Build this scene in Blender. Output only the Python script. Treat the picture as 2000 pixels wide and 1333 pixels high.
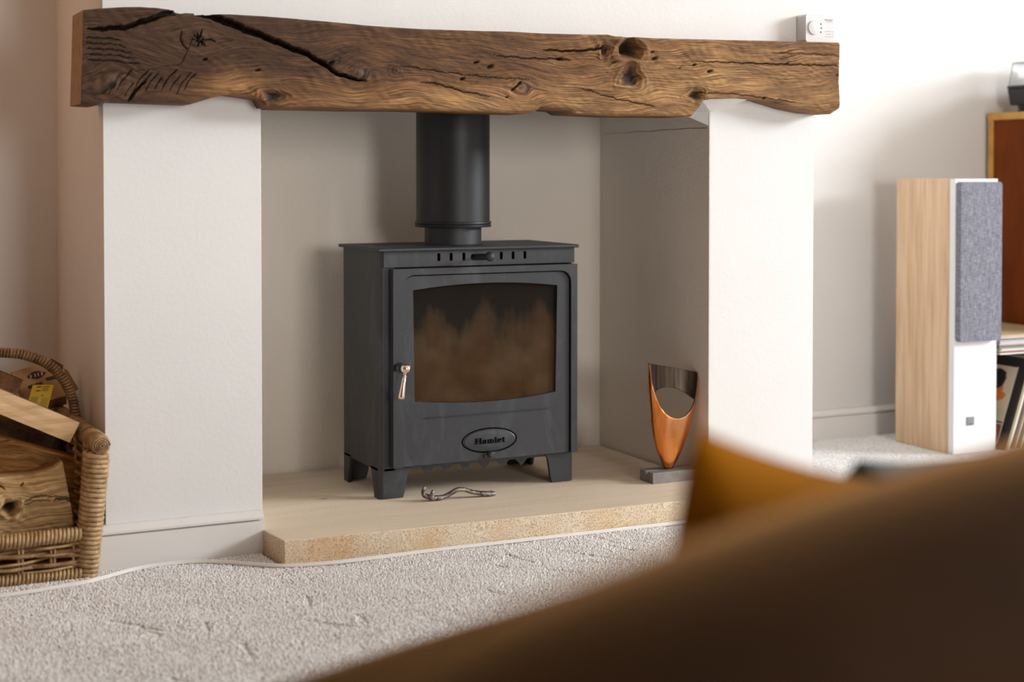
import bpy, bmesh, math, random
import numpy as np
from mathutils import Vector, Matrix
random.seed(7); rng = np.random.default_rng(7)
for o in list(bpy.data.objects): bpy.data.objects.remove(o)
SC = bpy.context.scene; COL = SC.collection
PI = math.pi

# ------------------------------------------------------------------ camera
cd = bpy.data.cameras.new('camera'); cam = bpy.data.objects.new('camera', cd); COL.objects.link(cam)
FPX = 2915.0; PITCH = math.radians(1.4)
cd.sensor_width = 36.0; cd.lens = FPX/2000*36.0
cam.location = (0, 0, 0.80)
cam.rotation_euler = (math.radians(90)-PITCH, 0, -math.radians(25.65))
cd.shift_y = -(666.5-(340+FPX*math.tan(PITCH)))/2000.0
cd.clip_start = 0.02
cd.dof.use_dof = True; cd.dof.focus_distance = 3.32; cd.dof.aperture_fstop = 2.45
SC.camera = cam
# ------------------------------------------------------------------ light and exposure
SC.view_settings.view_transform = 'Standard'; SC.view_settings.look = 'None'
SC.view_settings.gamma = 1.0; SC.view_settings.use_curve_mapping = False
SC.view_settings.exposure = 0.0
W = bpy.data.worlds.new('world'); SC.world = W; W.use_nodes = True
W.node_tree.nodes['Background'].inputs[0].default_value = (0.75, 0.85, 1.0, 1)
W.node_tree.nodes['Background'].inputs[1].default_value = 0.6
def area(name, loc, target, sx, sy, power, col, spread=180):
    l = bpy.data.lights.new(name, 'AREA'); l.shape = 'RECTANGLE'; l.size = sx; l.size_y = sy
    l.energy = power; l.color = col; l.spread = math.radians(spread)
    o = bpy.data.objects.new(name, l); COL.objects.link(o); o.location = loc
    o.rotation_euler = (Vector(target)-Vector(loc)).to_track_quat('-Z', 'Y').to_euler(); return o
# daylight through the big window in the right-hand wall
area('window_daylight', (8.95, -0.55, 2.85), (1.5, 3.0, 0.4), 2.6, 1.4, 625, (0.92, 0.96, 1.0))
# added soft fill light behind the camera, brightens the fireplace
area('rear_fill_light', (1.8, -2.85, 1.15), (1.6, 3.2, 0.6), 1.2, 1.7, 114, (1.0, 0.97, 0.93))
# added warm fill light for the left alcove, outside the frame
pl = bpy.data.lights.new('alcove_fill_light', 'POINT'); pl.energy = 5.6; pl.color = (1.0, 0.40, 0.06); pl.shadow_soft_size = 0.14
plo = bpy.data.objects.new('alcove_fill_light', pl); COL.objects.link(plo); plo.location = (-0.55, 3.22, 1.35)

# ------------------------------------------------------------------ node helpers
class NT:
    def __init__(s, name):
        s.m = bpy.data.materials.new(name); s.m.use_nodes = True; s.t = s.m.node_tree
        s.b = s.t.nodes['Principled BSDF']; s.out = s.t.nodes['Material Output']
    def n(s, typ, **kw):
        nd = s.t.nodes.new(typ)
        for k, v in kw.items():
            if k.startswith('i_'):
                key = k[2:]; key = int(key) if key.isdigit() else key.replace('_', ' ')
                if hasattr(v, 'node'): s.t.links.new(v, nd.inputs[key])
                else: nd.inputs[key].default_value = v
            else: setattr(nd, k, v)
        return nd
    def link(s, a, b): s.t.links.new(a, b)
    def set(s, **kw):
        for k, v in kw.items():
            key = k.replace('_', ' ')
            if hasattr(v, 'node'): s.link(v, s.b.inputs[key])
            else: s.b.inputs[key].default_value = v
    def coord(s, scale=(1,1,1), kind='Object', rot=(0,0,0)):
        tc = s.n('ShaderNodeTexCoord'); mp = s.n('ShaderNodeMapping')
        mp.inputs['Scale'].default_value = scale; mp.inputs['Rotation'].default_value = rot
        s.link(tc.outputs[kind], mp.inputs['Vector']); return mp.outputs[0]
    def noise(s, vec, scale, detail=4, rough=.55, dist=0):
        return s.n('ShaderNodeTexNoise', i_Vector=vec, i_Scale=scale, i_Detail=detail, i_Roughness=rough, i_Distortion=dist).outputs['Fac']
    def ramp(s, fac, stops):
        r = s.n('ShaderNodeValToRGB', i_Fac=fac); e = r.color_ramp.elements
        while len(e) < len(stops): e.new(0.5)
        for k, (p, c) in enumerate(stops):
            e[k].position = p; e[k].color = tuple(c)+(1,) if not isinstance(c, (int, float)) else (c, c, c, 1)
        return r.outputs[0]
    def mix(s, fac, a, b, mode='MIX'):
        nd = s.n('ShaderNodeMix', data_type='RGBA', blend_type=mode)
        for sock, v in ((nd.inputs[0], fac), (nd.inputs[6], a), (nd.inputs[7], b)):
            if hasattr(v, 'node'): s.link(v, sock)
            elif isinstance(v, tuple): sock.default_value = tuple(v)+(1,)
            else: sock.default_value = v
        return nd.outputs[2]
    def math(s, op, a, b=0.0):
        nd = s.n('ShaderNodeMath', operation=op)
        for sock, v in ((nd.inputs[0], a), (nd.inputs[1], b)):
            if hasattr(v, 'node'): s.link(v, sock)
            else: sock.default_value = v
        return nd.outputs[0]
    def bump(s, h, strength=.3, dist=.002):
        s.link(s.n('ShaderNodeBump', i_Height=h, i_Strength=strength, i_Distance=dist).outputs[0], s.b.inputs['Normal'])

def plain(name, col, rough=.5, metal=0, var=.08, scale=30, bump=0, bscale=200, bdist=.001, spec=.5):
    t = NT(name); v = t.coord(); f = t.noise(v, scale)
    c0 = tuple(x*(1-var) for x in col); c1 = tuple(min(1, x*(1+var)) for x in col)
    t.set(Base_Color=t.ramp(f, [(.3, c0), (.7, c1)]), Roughness=rough, Metallic=metal)
    t.b.inputs['Specular IOR Level'].default_value = spec
    if bump: t.bump(t.noise(v, bscale, 3), bump, bdist)
    return t.m

M = {}
def wallpaint(name, col, bumpy, sc):
    t = NT(name); v = t.coord()
    big = t.noise(v, 3, 3); t.set(Base_Color=t.ramp(big, [(.3, tuple(x*.97 for x in col)), (.7, col)]), Roughness=.62)
    h = t.math('ADD', t.noise(v, sc, 4, .6), t.math('MULTIPLY', t.noise(v, 12, 2), 2.0))
    t.bump(h, bumpy, .004); return t.m
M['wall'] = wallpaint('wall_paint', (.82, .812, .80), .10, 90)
M['alcove'] = wallpaint('dimmed_wall_paint', (.735, .722, .705), .10, 90)  # same paint as the walls, darkened to hold back the strong light there
M['plaster'] = wallpaint('rough_plaster_paint', (.83, .765, .685), .5, 110)  # warm tint of bounced light is put into the plaster colour
M['ceil'] = wallpaint('ceiling_paint', (.66, .60, .52), .05, 60)
M['leftwall'] = wallpaint('tan_wall_paint', (.13, .055, .022), .06, 60)
M['rearwall'] = wallpaint('warm_brown_wall_paint', (.20, .12, .065), .06, 60)
M['skirt'] = plain('skirting_gloss_paint', (.80, .775, .75), .38, var=.02, scale=8)
M['dark'] = plain('dark_gap', (.012, .010, .008), .9)
M['glasswin'] = plain('window_frame_paint', (.8, .8, .8), .4)

# stone hearth
t = NT('sandstone'); v = t.coord()
bed = t.noise(t.coord((2.2, 26, 60)), 1.0, 5, .6, .6)
fine = t.noise(v, 260, 3, .7); blot = t.noise(t.coord((1, .4, .6)), 9, 4, .6)
geo = t.n('ShaderNodeNewGeometry'); sep = t.n('ShaderNodeSeparateXYZ', i_Vector=geo.outputs['Normal'])
topm = t.ramp(sep.outputs[2], [(.5, 0.0), (.8, 1.0)])
ctop = t.mix(t.ramp(fine, [(.35, 0.0), (.75, 1.0)]), t.ramp(bed, [(.25, (.64, .51, .37)), (.5, (.78, .645, .49)), (.75, (.84, .72, .57))]), (.81, .69, .545))
pit = t.ramp(t.noise(v, 330, 4, .75), [(.34, 0.0), (.52, 1.0)])
cface = t.mix(pit, (.46, .30, .175), t.ramp(blot, [(.38, (.86, .59, .35)), (.5, (.87, .69, .47)), (.62, (.90, .77, .58))]))
dv = t.n('ShaderNodeVectorMath', operation='DISTANCE', i_0=t.coord((1, 2.2, 1)), i_1=(1.087, 3.264*2.2, .053)).outputs['Value']
stain = t.ramp(t.math('ADD', dv, t.math('MULTIPLY', t.noise(v, 120, 3), .012)), [(.012, .75), (.020, 0.0)])
t.set(Base_Color=t.mix(stain, t.mix(topm, cface, ctop), (.20, .10, .05)), Roughness=.72)
t.bump(t.math('MULTIPLY', pit, t.math('SUBTRACT', 1.15, topm)), .55, .003)
M['stone'] = t.m

# carpet
t = NT('carpet_backing'); v = t.coord()
t.set(Base_Color=t.ramp(t.noise(v, 420, 3, .7), [(.3, (.66, .645, .63)), (.7, (.84, .83, .82))]), Roughness=.95)
t.bump(t.noise(v, 420, 3, .7), .8, .006); M['carpet'] = t.m
t = NT('carpet_yarn')
oi = t.n('ShaderNodeObjectInfo'); rnd = oi.outputs['Random']
t.set(Base_Color=t.ramp(rnd, [(0, (.70, .68, .66)), (.25, (.86, .845, .83)), (1, (.93, .92, .91))]), Roughness=.9)
t.b.inputs['Sheen Weight'].default_value = .15; M['yarn'] = t.m

# painted black stove metal
t = NT('stove_matt_black'); v = t.coord()
sm = t.noise(t.coord((5, 5, 2.2)), 1.6, 5, .62, .5); fn = t.noise(v, 420, 2)
dust = t.ramp(t.noise(t.coord((9, 9, 3.5)), 1.3, 6, .7, 1.2), [(.52, 0.0), (.76, .6)])
base = t.mix(dust, t.ramp(sm, [(.3, (.013, .0145, .018)), (.7, (.022, .0245, .031))]), (.070, .082, .095))
speck = t.ramp(t.n('ShaderNodeTexVoronoi', i_Vector=v, i_Scale=38.0).outputs['Distance'], [(.022, 1.0), (.03, 0.0)])
t.set(Base_Color=t.mix(t.math('MULTIPLY', speck, .55), base, (.42, .40, .37)), Roughness=t.math('ADD', .46, t.math('MULTIPLY', sm, .16)), Metallic=.0)
t.b.inputs['Specular IOR Level'].default_value = .62
t.bump(fn, .10, .0006); M['stove'] = t.m
t = NT('flue_satin_black'); v = t.coord((1, 1, .15)); f = t.noise(v, 24, 3)
t.set(Base_Color=t.ramp(f, [(.3, (.011, .012, .013)), (.7, (.017, .018, .020))]), Roughness=.47); t.b.inputs['Specular IOR Level'].default_value = .42
t.bump(t.noise(t.coord(), 300, 2), .06, .0005); M['flue'] = t.m
M['nickel'] = plain('brushed_nickel', (.80, .66, .56), .22, 1.0, var=.05, scale=60)
t = NT('firebrick'); v = t.coord(); f = t.noise(v, 14, 5, .65)
t.set(Base_Color=t.ramp(f, [(.3, (.16, .09, .045)), (.55, (.36, .22, .11)), (.8, (.50, .35, .20))]), Roughness=.9); t.bump(f, .4, .004); M['brick'] = t.m
# sooty stove glass
t = NT('sooty_stove_glass'); v = t.coord()
sep = t.n('ShaderNodeSeparateXYZ', i_Vector=v)
hz = t.math('ADD', sep.outputs[2], t.math('MULTIPLY', t.math('SUBTRACT', t.noise(t.coord((17, 1, 5)), 1.0, 4, .55), .5), .26))
soot = t.ramp(hz, [(.35, .04), (.435, .45), (.490, .98)])
edge = t.noise(t.coord((9, 1, 9)), 1.3, 3)
tint = t.n('ShaderNodeBsdfTransparent'); t.link(t.mix(soot, (.80, .60, .40), (.02, .015, .01)), tint.inputs[0])
haze = t.n('ShaderNodeBsdfDiffuse'); t.link(t.mix(soot, t.ramp(edge, [(.35, (.095, .046, .016)), (.65, (.16, .098, .050))]), (.012, .010, .008)), haze.inputs[0])
m1 = t.n('ShaderNodeMixShader', i_0=t.math('ADD', .42, t.math('MULTIPLY', soot, .5))); t.link(tint.outputs[0], m1.inputs[1]); t.link(haze.outputs[0], m1.inputs[2])
gl = t.n('ShaderNodeBsdfGlossy', i_Roughness=.08); fr = t.n('ShaderNodeFresnel', i_IOR=1.2)
m2 = t.n('ShaderNodeMixShader', i_0=fr.outputs[0]); t.link(m1.outputs[0], m2.inputs[1]); t.link(gl.outputs[0], m2.inputs[2])
t.link(m2.outputs[0], t.out.inputs[0]); M['glass'] = t.m

# woods driven by a per-vertex grain flow
def grain_wood(name, dark, mid, gold, grey, scale=1.0, rough=.62, dk=.25, mx=.72):
    t = NT(name)
    at = t.n('ShaderNodeAttribute', attribute_name='flow').outputs['Vector']
    tone = t.n('ShaderNodeAttribute', attribute_name='tone').outputs['Fac']
    cut = t.n('ShaderNodeAttribute', attribute_name='cut').outputs['Fac']
    def mp(sx, sy):
        q = t.n('ShaderNodeMapping', i_Vector=at); q.inputs['Scale'].default_value = (sx, sy, 1); return q.outputs[0]
    g1 = t.noise(mp(9*scale, 430*scale), 1.0, 6, .68, .15)
    g2 = t.noise(mp(4*scale, 130*scale), 1.0, 5, .62, .4)
    g3 = t.noise(mp(11, 34), 1.0, 6, .62, .4)
    fl = t.noise(mp(70, 700), 1.0, 3, .6)
    lin = t.ramp(g1, [(.37, 0.0), (.47, .55), (.60, 1.0)])
    warm = t.ramp(t.math('ADD', tone, t.math('MULTIPLY', t.math('SUBTRACT', g3, .5), .9)), [(.15, dark), (.5, mid), (.85, gold)])
    c = t.mix(lin, t.mix(mx, warm, tuple(x*dk for x in dark)), warm)
    c = t.mix(t.ramp(g2, [(.36, .55), (.52, 0.0)]), c, t.mix(.35, tuple(x*.8 for x in dark), grey))
    c = t.mix(t.ramp(fl, [(.60, 0.0), (.72, .35)]), c, tuple(min(1, x*1.5) for x in mid))
    crk = t.ramp(t.noise(mp(2.2, 42), 1.0, 3, .5, .9), [(.485, 0.0), (.498, 1.0), (.502, 1.0), (.515, 0.0)])
    crk = t.math('MULTIPLY', crk, t.ramp(t.noise(mp(3, 9), 1.0, 2), [(.48, 0.0), (.62, .8)]))
    cr2 = t.ramp(t.noise(mp(5, 120), 1.0, 3, .5, .6), [(.488, 0.0), (.498, 1.0), (.502, 1.0), (.512, 0.0)])
    cr2 = t.math('MULTIPLY', cr2, t.ramp(t.noise(mp(7, 16), 1.0, 3), [(.46, 0.0), (.58, .7)]))
    crk = t.math('MAXIMUM', crk, cr2)
    c = t.mix(crk, c, (.018, .010, .006)); c = t.mix(cut, c, (.008, .005, .003))
    t.set(Base_Color=c, Roughness=rough); t.b.inputs['Specular IOR Level'].default_value = .35
    h = t.math('SUBTRACT', t.math('ADD', lin, t.math('MULTIPLY', g2, 1.2)), t.math('MULTIPLY', crk, 1.6))
    t.bump(h, .8, .0026); return t.m
M['oak'] = grain_wood('old_oak', (.115, .052, .024), (.39, .185, .070), (.78, .43, .165), (.22, .13, .075))
M['log'] = grain_wood('split_log_face', (.46, .20, .06), (.78, .41, .14), (.94, .66, .33), (.62, .36, .16), .62, .7, .5, .6)
M['oakend'] = plain('oak_end_grain', (.30, .175, .07), .7, var=.25, scale=60, bump=.3)
def linwood(name, c0, c1, c2, sc, rough=.5, bump=.12):
    t = NT(name); v = t.coord(sc); f = t.noise(v, 1.0, 6, .62, .4); g = t.noise(t.coord(tuple(x*.25 for x in sc)), 1.0, 3, .5, .8)
    t.set(Base_Color=t.ramp(t.math('ADD', t.math('MULTIPLY', f, .6), t.math('MULTIPLY', g, .4)), [(.3, c0), (.5, c1), (.7, c2)]), Roughness=rough)
    t.bump(f, bump, .001); return t.m
M['logpale'] = linwood('pale_split_wood', (.46, .27, .12), (.62, .40, .20), (.74, .52, .30), (14, 60, 220), .75, .4)
M['bark'] = plain('log_bark', (.10, .055, .028), .9, var=.45, scale=40, bump=.9, bscale=60, bdist=.006)
M['redlog'] = plain('reddish_split_wood', (.24, .11, .045), .85, var=.4, scale=45, bump=.6, bscale=70, bdist=.004)
M['sonoma'] = linwood('pale_oak_veneer', (.50, .31, .175), (.75, .515, .325), (.88, .67, .47), (60, 60, 3.2), .5, .1)
M['teak'] = linwood('dark_teak_veneer', (.085, .016, .002), (.16, .033, .003), (.24, .054, .006), (22, 9, 3), .55, .04)
M['teak'].node_tree.nodes['Principled BSDF'].inputs['Specular IOR Level'].default_value = .15
M['teakedge'] = linwood('golden_oak_edging', (.42, .20, .035), (.55, .28, .055), (.64, .36, .09), (20, 20, 20), .4, .05)
# cane
t = NT('rattan_cane'); v = t.coord(); oi = t.n('ShaderNodeObjectInfo')
f = t.noise(v, 46, 4, .65); f2 = t.noise(v, 260, 3)
sm = t.math('ADD', t.math('MULTIPLY', f, .75), t.math('MULTIPLY', t.math('SUBTRACT', oi.outputs['Random'], .45), .18))
c = t.ramp(sm, [(.22, (.17, .082, .032)), (.40, (.40, .245, .11)), (.58, (.60, .42, .22))])
t.set(Base_Color=t.mix(t.ramp(f2, [(.55, 0.0), (.75, .5)]), c, (.09, .045, .02)), Roughness=.45); t.bump(f2, .25, .0008); M['cane'] = t.m
# others
t = NT('burnished_copper'); v = t.coord((1, 1, .35)); f = t.noise(v, 16, 5, .6, .8)
t.set(Base_Color=t.ramp(f, [(.3, (.55, .15, .03)), (.5, (.78, .29, .08)), (.72, (.88, .46, .24))]), Metallic=1.0, Roughness=t.math('ADD', .13, t.math('MULTIPLY', f, .20))); M['copper'] = t.m
t = NT('dark_bronze'); f = t.noise(t.coord((90, 90, 3)), 1.0, 3)
t.set(Base_Color=t.ramp(f, [(.3, (.055, .038, .028)), (.7, (.17, .13, .10))]), Metallic=.9, Roughness=.48); t.bump(f, .5, .001); M['bronze'] = t.m
M['slate'] = plain('grey_stone_block', (.21, .20, .19), .55, var=.2, scale=40, bump=.1)
t = NT('forged_iron'); v = t.coord(); f = t.noise(v, 95, 5, .7)
t.set(Base_Color=t.ramp(f, [(.36, (.045, .038, .034)), (.62, (.42, .38, .35))]), Metallic=.9, Roughness=t.math('ADD', .28, t.math('MULTIPLY', f, .3))); t.bump(f, .6, .002); M['iron'] = t.m
M['whiteplastic'] = plain('white_plastic', (.74, .73, .735), .35, var=.01)
M['cordplastic'] = plain('white_cord_sheath', (.80, .77, .73), .4, var=.02)
M['greyink'] = plain('grey_print', (.22, .22, .23), .6)
M['blackink'] = plain('black_print', (.02, .018, .016), .6)
M['whitepanel'] = plain('white_lacquer', (.86, .86, .86), .3, var=.005)
M['creamedge'] = plain('cream_panel_edge', (.74, .71, .64), .45, var=.02)
t = NT('grey_grille_fabric'); v = t.coord()
a = t.noise(t.coord((60, 60, 700)), 1.0, 3, .6); b = t.noise(t.coord((700, 700, 45)), 1.0, 3, .6)
w = t.math('MULTIPLY', t.math('ADD', a, b), .5)
t.set(Base_Color=t.ramp(w, [(.36, (.085, .087, .115)), (.5, (.20, .205, .25)), (.64, (.38, .385, .45))]), Roughness=.9); t.bump(w, .5, .001); M['grille'] = t.m
M['badge'] = plain('grey_metal_badge', (.30, .31, .34), .4, .6)
def fabric(name, col, sc=900, spec=.3):
    t = NT(name); v = t.coord(); f = t.noise(v, sc, 2); g = t.noise(v, 5, 3)
    t.set(Base_Color=t.mix(t.ramp(g, [(.3, 0.0), (.7, .35)]), col, tuple(x*.7 for x in col)), Roughness=.9)
    t.b.inputs['Specular IOR Level'].default_value = spec; t.bump(f, .3, .001); return t.m
t = NT('shaded_brown_fabric'); v = t.coord(); g = t.noise(v, 7, 3)  # near-black base holds the back's shade; warm sheen stands in for its lit top
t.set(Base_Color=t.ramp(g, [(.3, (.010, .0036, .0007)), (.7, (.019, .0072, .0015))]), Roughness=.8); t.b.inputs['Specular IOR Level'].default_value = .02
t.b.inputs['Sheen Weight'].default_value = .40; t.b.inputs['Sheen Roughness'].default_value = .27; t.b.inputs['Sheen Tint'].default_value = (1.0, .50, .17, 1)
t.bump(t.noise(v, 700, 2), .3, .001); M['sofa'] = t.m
M['mustard'] = fabric('mustard_velvet', (.30, .108, .002), spec=.06); M['teal'] = fabric('teal_grey_fabric', (.10, .135, .135))
M['card'] = plain('brown_cardboard', (.40, .235, .105), .8, var=.08, scale=40)
M['cardin'] = plain('cardboard_inside', (.20, .11, .05), .85)
M['yellow'] = plain('yellow_printed_card', (.62, .43, .02), .5, var=.04)
M['redink'] = plain('red_brown_print', (.32, .06, .03), .6); M['pink'] = plain('pale_pink_print', (.62, .42, .36), .6)
M['black'] = plain('black_plastic', (.018, .018, .018), .4)
M['letter_shade'] = plain('letter_shade_black', (.003, .003, .003), .9, spec=.05)  # near-black puts the shade of the recessed badge letters into their colour
M['felt'] = plain('silver_metal', (.62, .64, .70), .3, .8)
t = NT('clear_acrylic'); tr = t.n('ShaderNodeBsdfTransparent'); tr.inputs[0].default_value = (.97, .97, .97, 1)
gl = t.n('ShaderNodeBsdfGlossy', i_Roughness=.04); fr = t.n('ShaderNodeLayerWeight', i_Blend=.10)
m = t.n('ShaderNodeMixShader', i_0=fr.outputs['Facing']); t.link(tr.outputs[0], m.inputs[1]); t.link(gl.outputs[0], m.inputs[2]); t.link(m.outputs[0], t.out.inputs[0]); M['acrylic'] = t.m
for k, c in dict(sl_black=(.018, .017, .017), sl_cream=(.72, .64, .50), sl_white=(.78, .77, .75), sl_yellow=(.70, .58, .20), sl_grey=(.42, .43, .42), sl_pink=(.62, .48, .47), sl_green=(.20, .25, .24), sl_red=(.35, .10, .06), sl_lilac=(.46, .44, .55), sl_tan=(.56, .44, .30), sl_orange=(.72, .25, .07), sl_flesh=(.78, .42, .20)).items():
    M[k] = plain(k.replace('sl_', '')+'_sleeve_card', c, .45, var=.05)

# ------------------------------------------------------------------ object helpers
def link(name, me, mats=None, parent=None, kind=None, smooth=False):
    o = bpy.data.objects.new(name, me); COL.objects.link(o)
    if mats is not None:
        for m in (mats if isinstance(mats, (list, tuple)) else [mats]): me.materials.append(m)
    if parent is not None: o.parent = parent
    if kind: o['kind'] = kind
    if smooth: me.polygons.foreach_set('use_smooth', [True]*len(me.polygons))
    return o
def bmesh_obj(name, bm, mats, parent=None, kind=None, smooth=False, bevel=0, seg=2, ang=40):
    bmesh.ops.recalc_face_normals(bm, faces=bm.faces)
    me = bpy.data.meshes.new(name); bm.to_mesh(me); bm.free()
    o = link(name, me, mats, parent, kind, smooth)
    if bevel:
        md = o.modifiers.new('bevel', 'BEVEL'); md.width = bevel; md.segments = seg; md.limit_method = 'ANGLE'; md.angle_limit = math.radians(ang)
        me.polygons.foreach_set('use_smooth', [True]*len(me.polygons))
        w = o.modifiers.new('wn', 'WEIGHTED_NORMAL'); w.keep_sharp = False
    return o
def box(bm, x0, x1, y0, y1, z0, z1, mi=0):
    v = [bm.verts.new(p) for p in ((x0,y0,z0),(x1,y0,z0),(x1,y1,z0),(x0,y1,z0),(x0,y0,z1),(x1,y0,z1),(x1,y1,z1),(x0,y1,z1))]
    for f in ((0,1,2,3),(4,7,6,5),(0,4,5,1),(1,5,6,2),(2,6,7,3),(3,7,4,0)):
        bm.faces.new([v[i] for i in f]).material_index = mi
def boxo(name, x0, x1, y0, y1, z0, z1, mats, parent=None, kind=None, bevel=0):
    bm = bmesh.new(); box(bm, x0, x1, y0, y1, z0, z1); return bmesh_obj(name, bm, mats, parent, kind, bevel=bevel)
def hexa(bm, P, mi=0):
    v = [bm.verts.new(p) for p in P]
    for f in ((0,1,2,3),(4,7,6,5),(0,4,5,1),(1,5,6,2),(2,6,7,3),(3,7,4,0)):
        bm.faces.new([v[i] for i in f]).material_index = mi
def prism(bm, poly, y0, y1, axis='y'):
    """poly of (a,b): axis y -> (x,z) extruded in y; axis z -> (x,y) extruded in z; axis x -> (y,z) extruded in x"""
    def P(a, b, c): return (a, c, b) if axis == 'y' else ((a, b, c) if axis == 'z' else (c, a, b))
    A = [bm.verts.new(P(a, b, y0)) for a, b in poly]; B = [bm.verts.new(P(a, b, y1)) for a, b in poly]
    n = len(poly)
    bm.faces.new(A); bm.faces.new(B[::-1])
    for i in range(n): bm.faces.new((A[i], A[(i+1) % n], B[(i+1) % n], B[i]))
def plate(bm, outer, holes, y0, y1):
    """XZ plate with holes, between y0 and y1"""
    cu = bpy.data.curves.new('tmp', 'CURVE'); cu.dimensions = '2D'; cu.fill_mode = 'BOTH'; cu.extrude = abs(y1-y0)/2
    for loop in [outer]+list(holes):
        sp = cu.splines.new('POLY'); sp.points.add(len(loop)-1); sp.use_cyclic_u = True
        for p, (x, z) in zip(sp.points, loop): p.co = (x, z, 0, 1)
    ob = bpy.data.objects.new('tmp', cu); me = bpy.data.meshes.new_from_object(ob)
    me.transform(Matrix.Translation((0, (y0+y1)/2, 0)) @ Matrix.Rotation(PI/2, 4, 'X'))
    bm.from_mesh(me); bpy.data.objects.remove(ob); bpy.data.curves.remove(cu); bpy.data.meshes.remove(me)
    bmesh.ops.remove_doubles(bm, verts=bm.verts, dist=1e-6)
def text_mesh(body, size, ext, font_shear=0, bold=0):
    cu = bpy.data.curves.new('txt', 'FONT'); cu.body = body; cu.size = size; cu.extrude = ext; cu.align_x = 'CENTER'; cu.align_y = 'CENTER'
    cu.shear = font_shear; cu.offset = bold; cu.resolution_u = 3
    ob = bpy.data.objects.new('txt', cu); me = bpy.data.meshes.new_from_object(ob)
    bpy.data.objects.remove(ob); bpy.data.curves.remove(cu); return me
def rrect(x0, x1, z0, z1, r, n=6, corners=(1,1,1,1)):
    """corners: bl, br, tr, tl"""
    out = []
    for k, (cx, cz, a0) in enumerate(((x0+r, z0+r, PI), (x1-r, z0+r, 1.5*PI), (x1-r, z1-r, 0), (x0+r, z1-r, .5*PI))):
        if corners[k]: out += [(cx+r*math.cos(a0+i*PI/2/n), cz+r*math.sin(a0+i*PI/2/n)) for i in range(n+1)]
        else: out.append([(x0, z0), (x1, z0), (x1, z1), (x0, z1)][k])
    return out
def tube(bm, pts, r, n=8, closed_ends=True, rz=None):
    pts = [Vector(p) for p in pts]; rings = []; up = None
    for i, p in enumerate(pts):
        tdir = (pts[min(i+1, len(pts)-1)]-pts[max(i-1, 0)]).normalized()
        if up is None: up = Vector((0, 0, 1)) if abs(tdir.z) < .9 else Vector((0, 1, 0))
        s = tdir.cross(up).normalized(); u = s.cross(tdir).normalized(); up = u
        rr = r[i] if isinstance(r, (list, tuple, np.ndarray)) else r
        rings.append([bm.verts.new(p+(s*math.cos(2*PI*k/n)+u*math.sin(2*PI*k/n)*(rz or 1))*rr) for k in range(n)])
    for a, b in zip(rings, rings[1:]):
        for k in range(n): bm.faces.new((a[k], a[(k+1) % n], b[(k+1) % n], b[k]))
    if closed_ends: bm.faces.new(rings[0][::-1]); bm.faces.new(rings[-1])
def lathe(bm, prof, c, n=48, axis='z', mi=0):
    """profile of (radius, height) about axis through c"""
    rings = []
    for r, h in prof:
        ring = []
        for k in range(n):
            a = 2*PI*k/n; q = (r*math.cos(a), r*math.sin(a), h)
            if axis == 'y': q = (q[0], q[2], q[1])
            ring.append(bm.verts.new((c[0]+q[0], c[1]+q[1], c[2]+q[2])))
        rings.append(ring)
    for a, b in zip(rings, rings[1:]):
        for k in range(n): bm.faces.new((a[k], a[(k+1) % n], b[(k+1) % n], b[k])).material_index = mi
    bm.faces.new(rings[0][::-1]).material_index = mi; bm.faces.new(rings[-1]).material_index = mi
def smooth_path(pts, n=8):
    P = [Vector(p) for p in pts]; out = []
    for i in range(len(P)-1):
        p0, p1, p2, p3 = P[max(i-1, 0)], P[i], P[i+1], P[min(i+2, len(P)-1)]
        for k in range(n):
            u = k/n; out.append(.5*((2*p1)+(p2-p0)*u+(2*p0-5*p1+4*p2-p3)*u*u+(3*p1-p0-3*p2+p3)*u**3))
    out.append(P[-1]); return out
def tag(o, label, cat, group=None, kind=None):
    o['label'] = label; o['category'] = cat
    if group: o['group'] = group
    if kind: o['kind'] = kind
    return o
def thing(name, loc, label, cat, group=None):
    o = bpy.data.objects.new(name, None); COL.objects.link(o); o.location = loc; o.empty_display_size = .05
    return tag(o, label, cat, group)
def adopt(parent, *kids):
    """parent meshes built in world coordinates to an empty without moving them"""
    for k in kids:
        k.parent = parent; k.matrix_parent_inverse = Matrix.Translation(-parent.location)
def sub(parent, *kids):
    for k in kids: k.parent = parent

# ------------------------------------------------------------------ room shell
boxo('floor', -1.6, 9.1, -2.9, 3.75, -.05, 0, M['carpet'], kind='structure')
boxo('ceiling', -1.6, 9.1, -2.9, 3.75, 3.6, 3.65, M['ceil'], kind='structure')
boxo('wall_left', -1.65, -1.6, -2.9, 3.75, 0, 3.6, M['leftwall'], kind='structure')
boxo('wall_rear', -1.6, 9.1, -2.95, -2.9, 0, 3.6, M['rearwall'], kind='structure')
bm = bmesh.new()
plate(bm, [(-2.9, 0), (3.75, 0), (3.75, 3.6), (-2.9, 3.6)], [[(-2.0, 1.9), (.9, 1.9), (.9, 3.55), (-2.0, 3.55)]], 0, .06)
bm.transform(Matrix.Translation((9.0, 0, 0)) @ Matrix.Rotation(PI/2, 4, 'Z'))
bmesh_obj('wall_right', bm, M['wall'], kind='structure')
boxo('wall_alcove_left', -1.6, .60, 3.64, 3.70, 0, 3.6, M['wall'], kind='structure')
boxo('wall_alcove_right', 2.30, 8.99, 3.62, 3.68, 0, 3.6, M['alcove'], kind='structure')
boxo('wall_pier_left', .558, .881, 3.055, 3.64, 0, 3.6, M['wall'], kind='structure')
boxo('wall_pier_right', 2.0, 2.308, 3.055, 3.62, 0, 3.6, M['wall'], kind='structure')
boxo('wall_chimney_breast', .881, 2.0, 3.055, 3.20, 1.02, 3.6, M['wall'], kind='structure')
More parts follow.
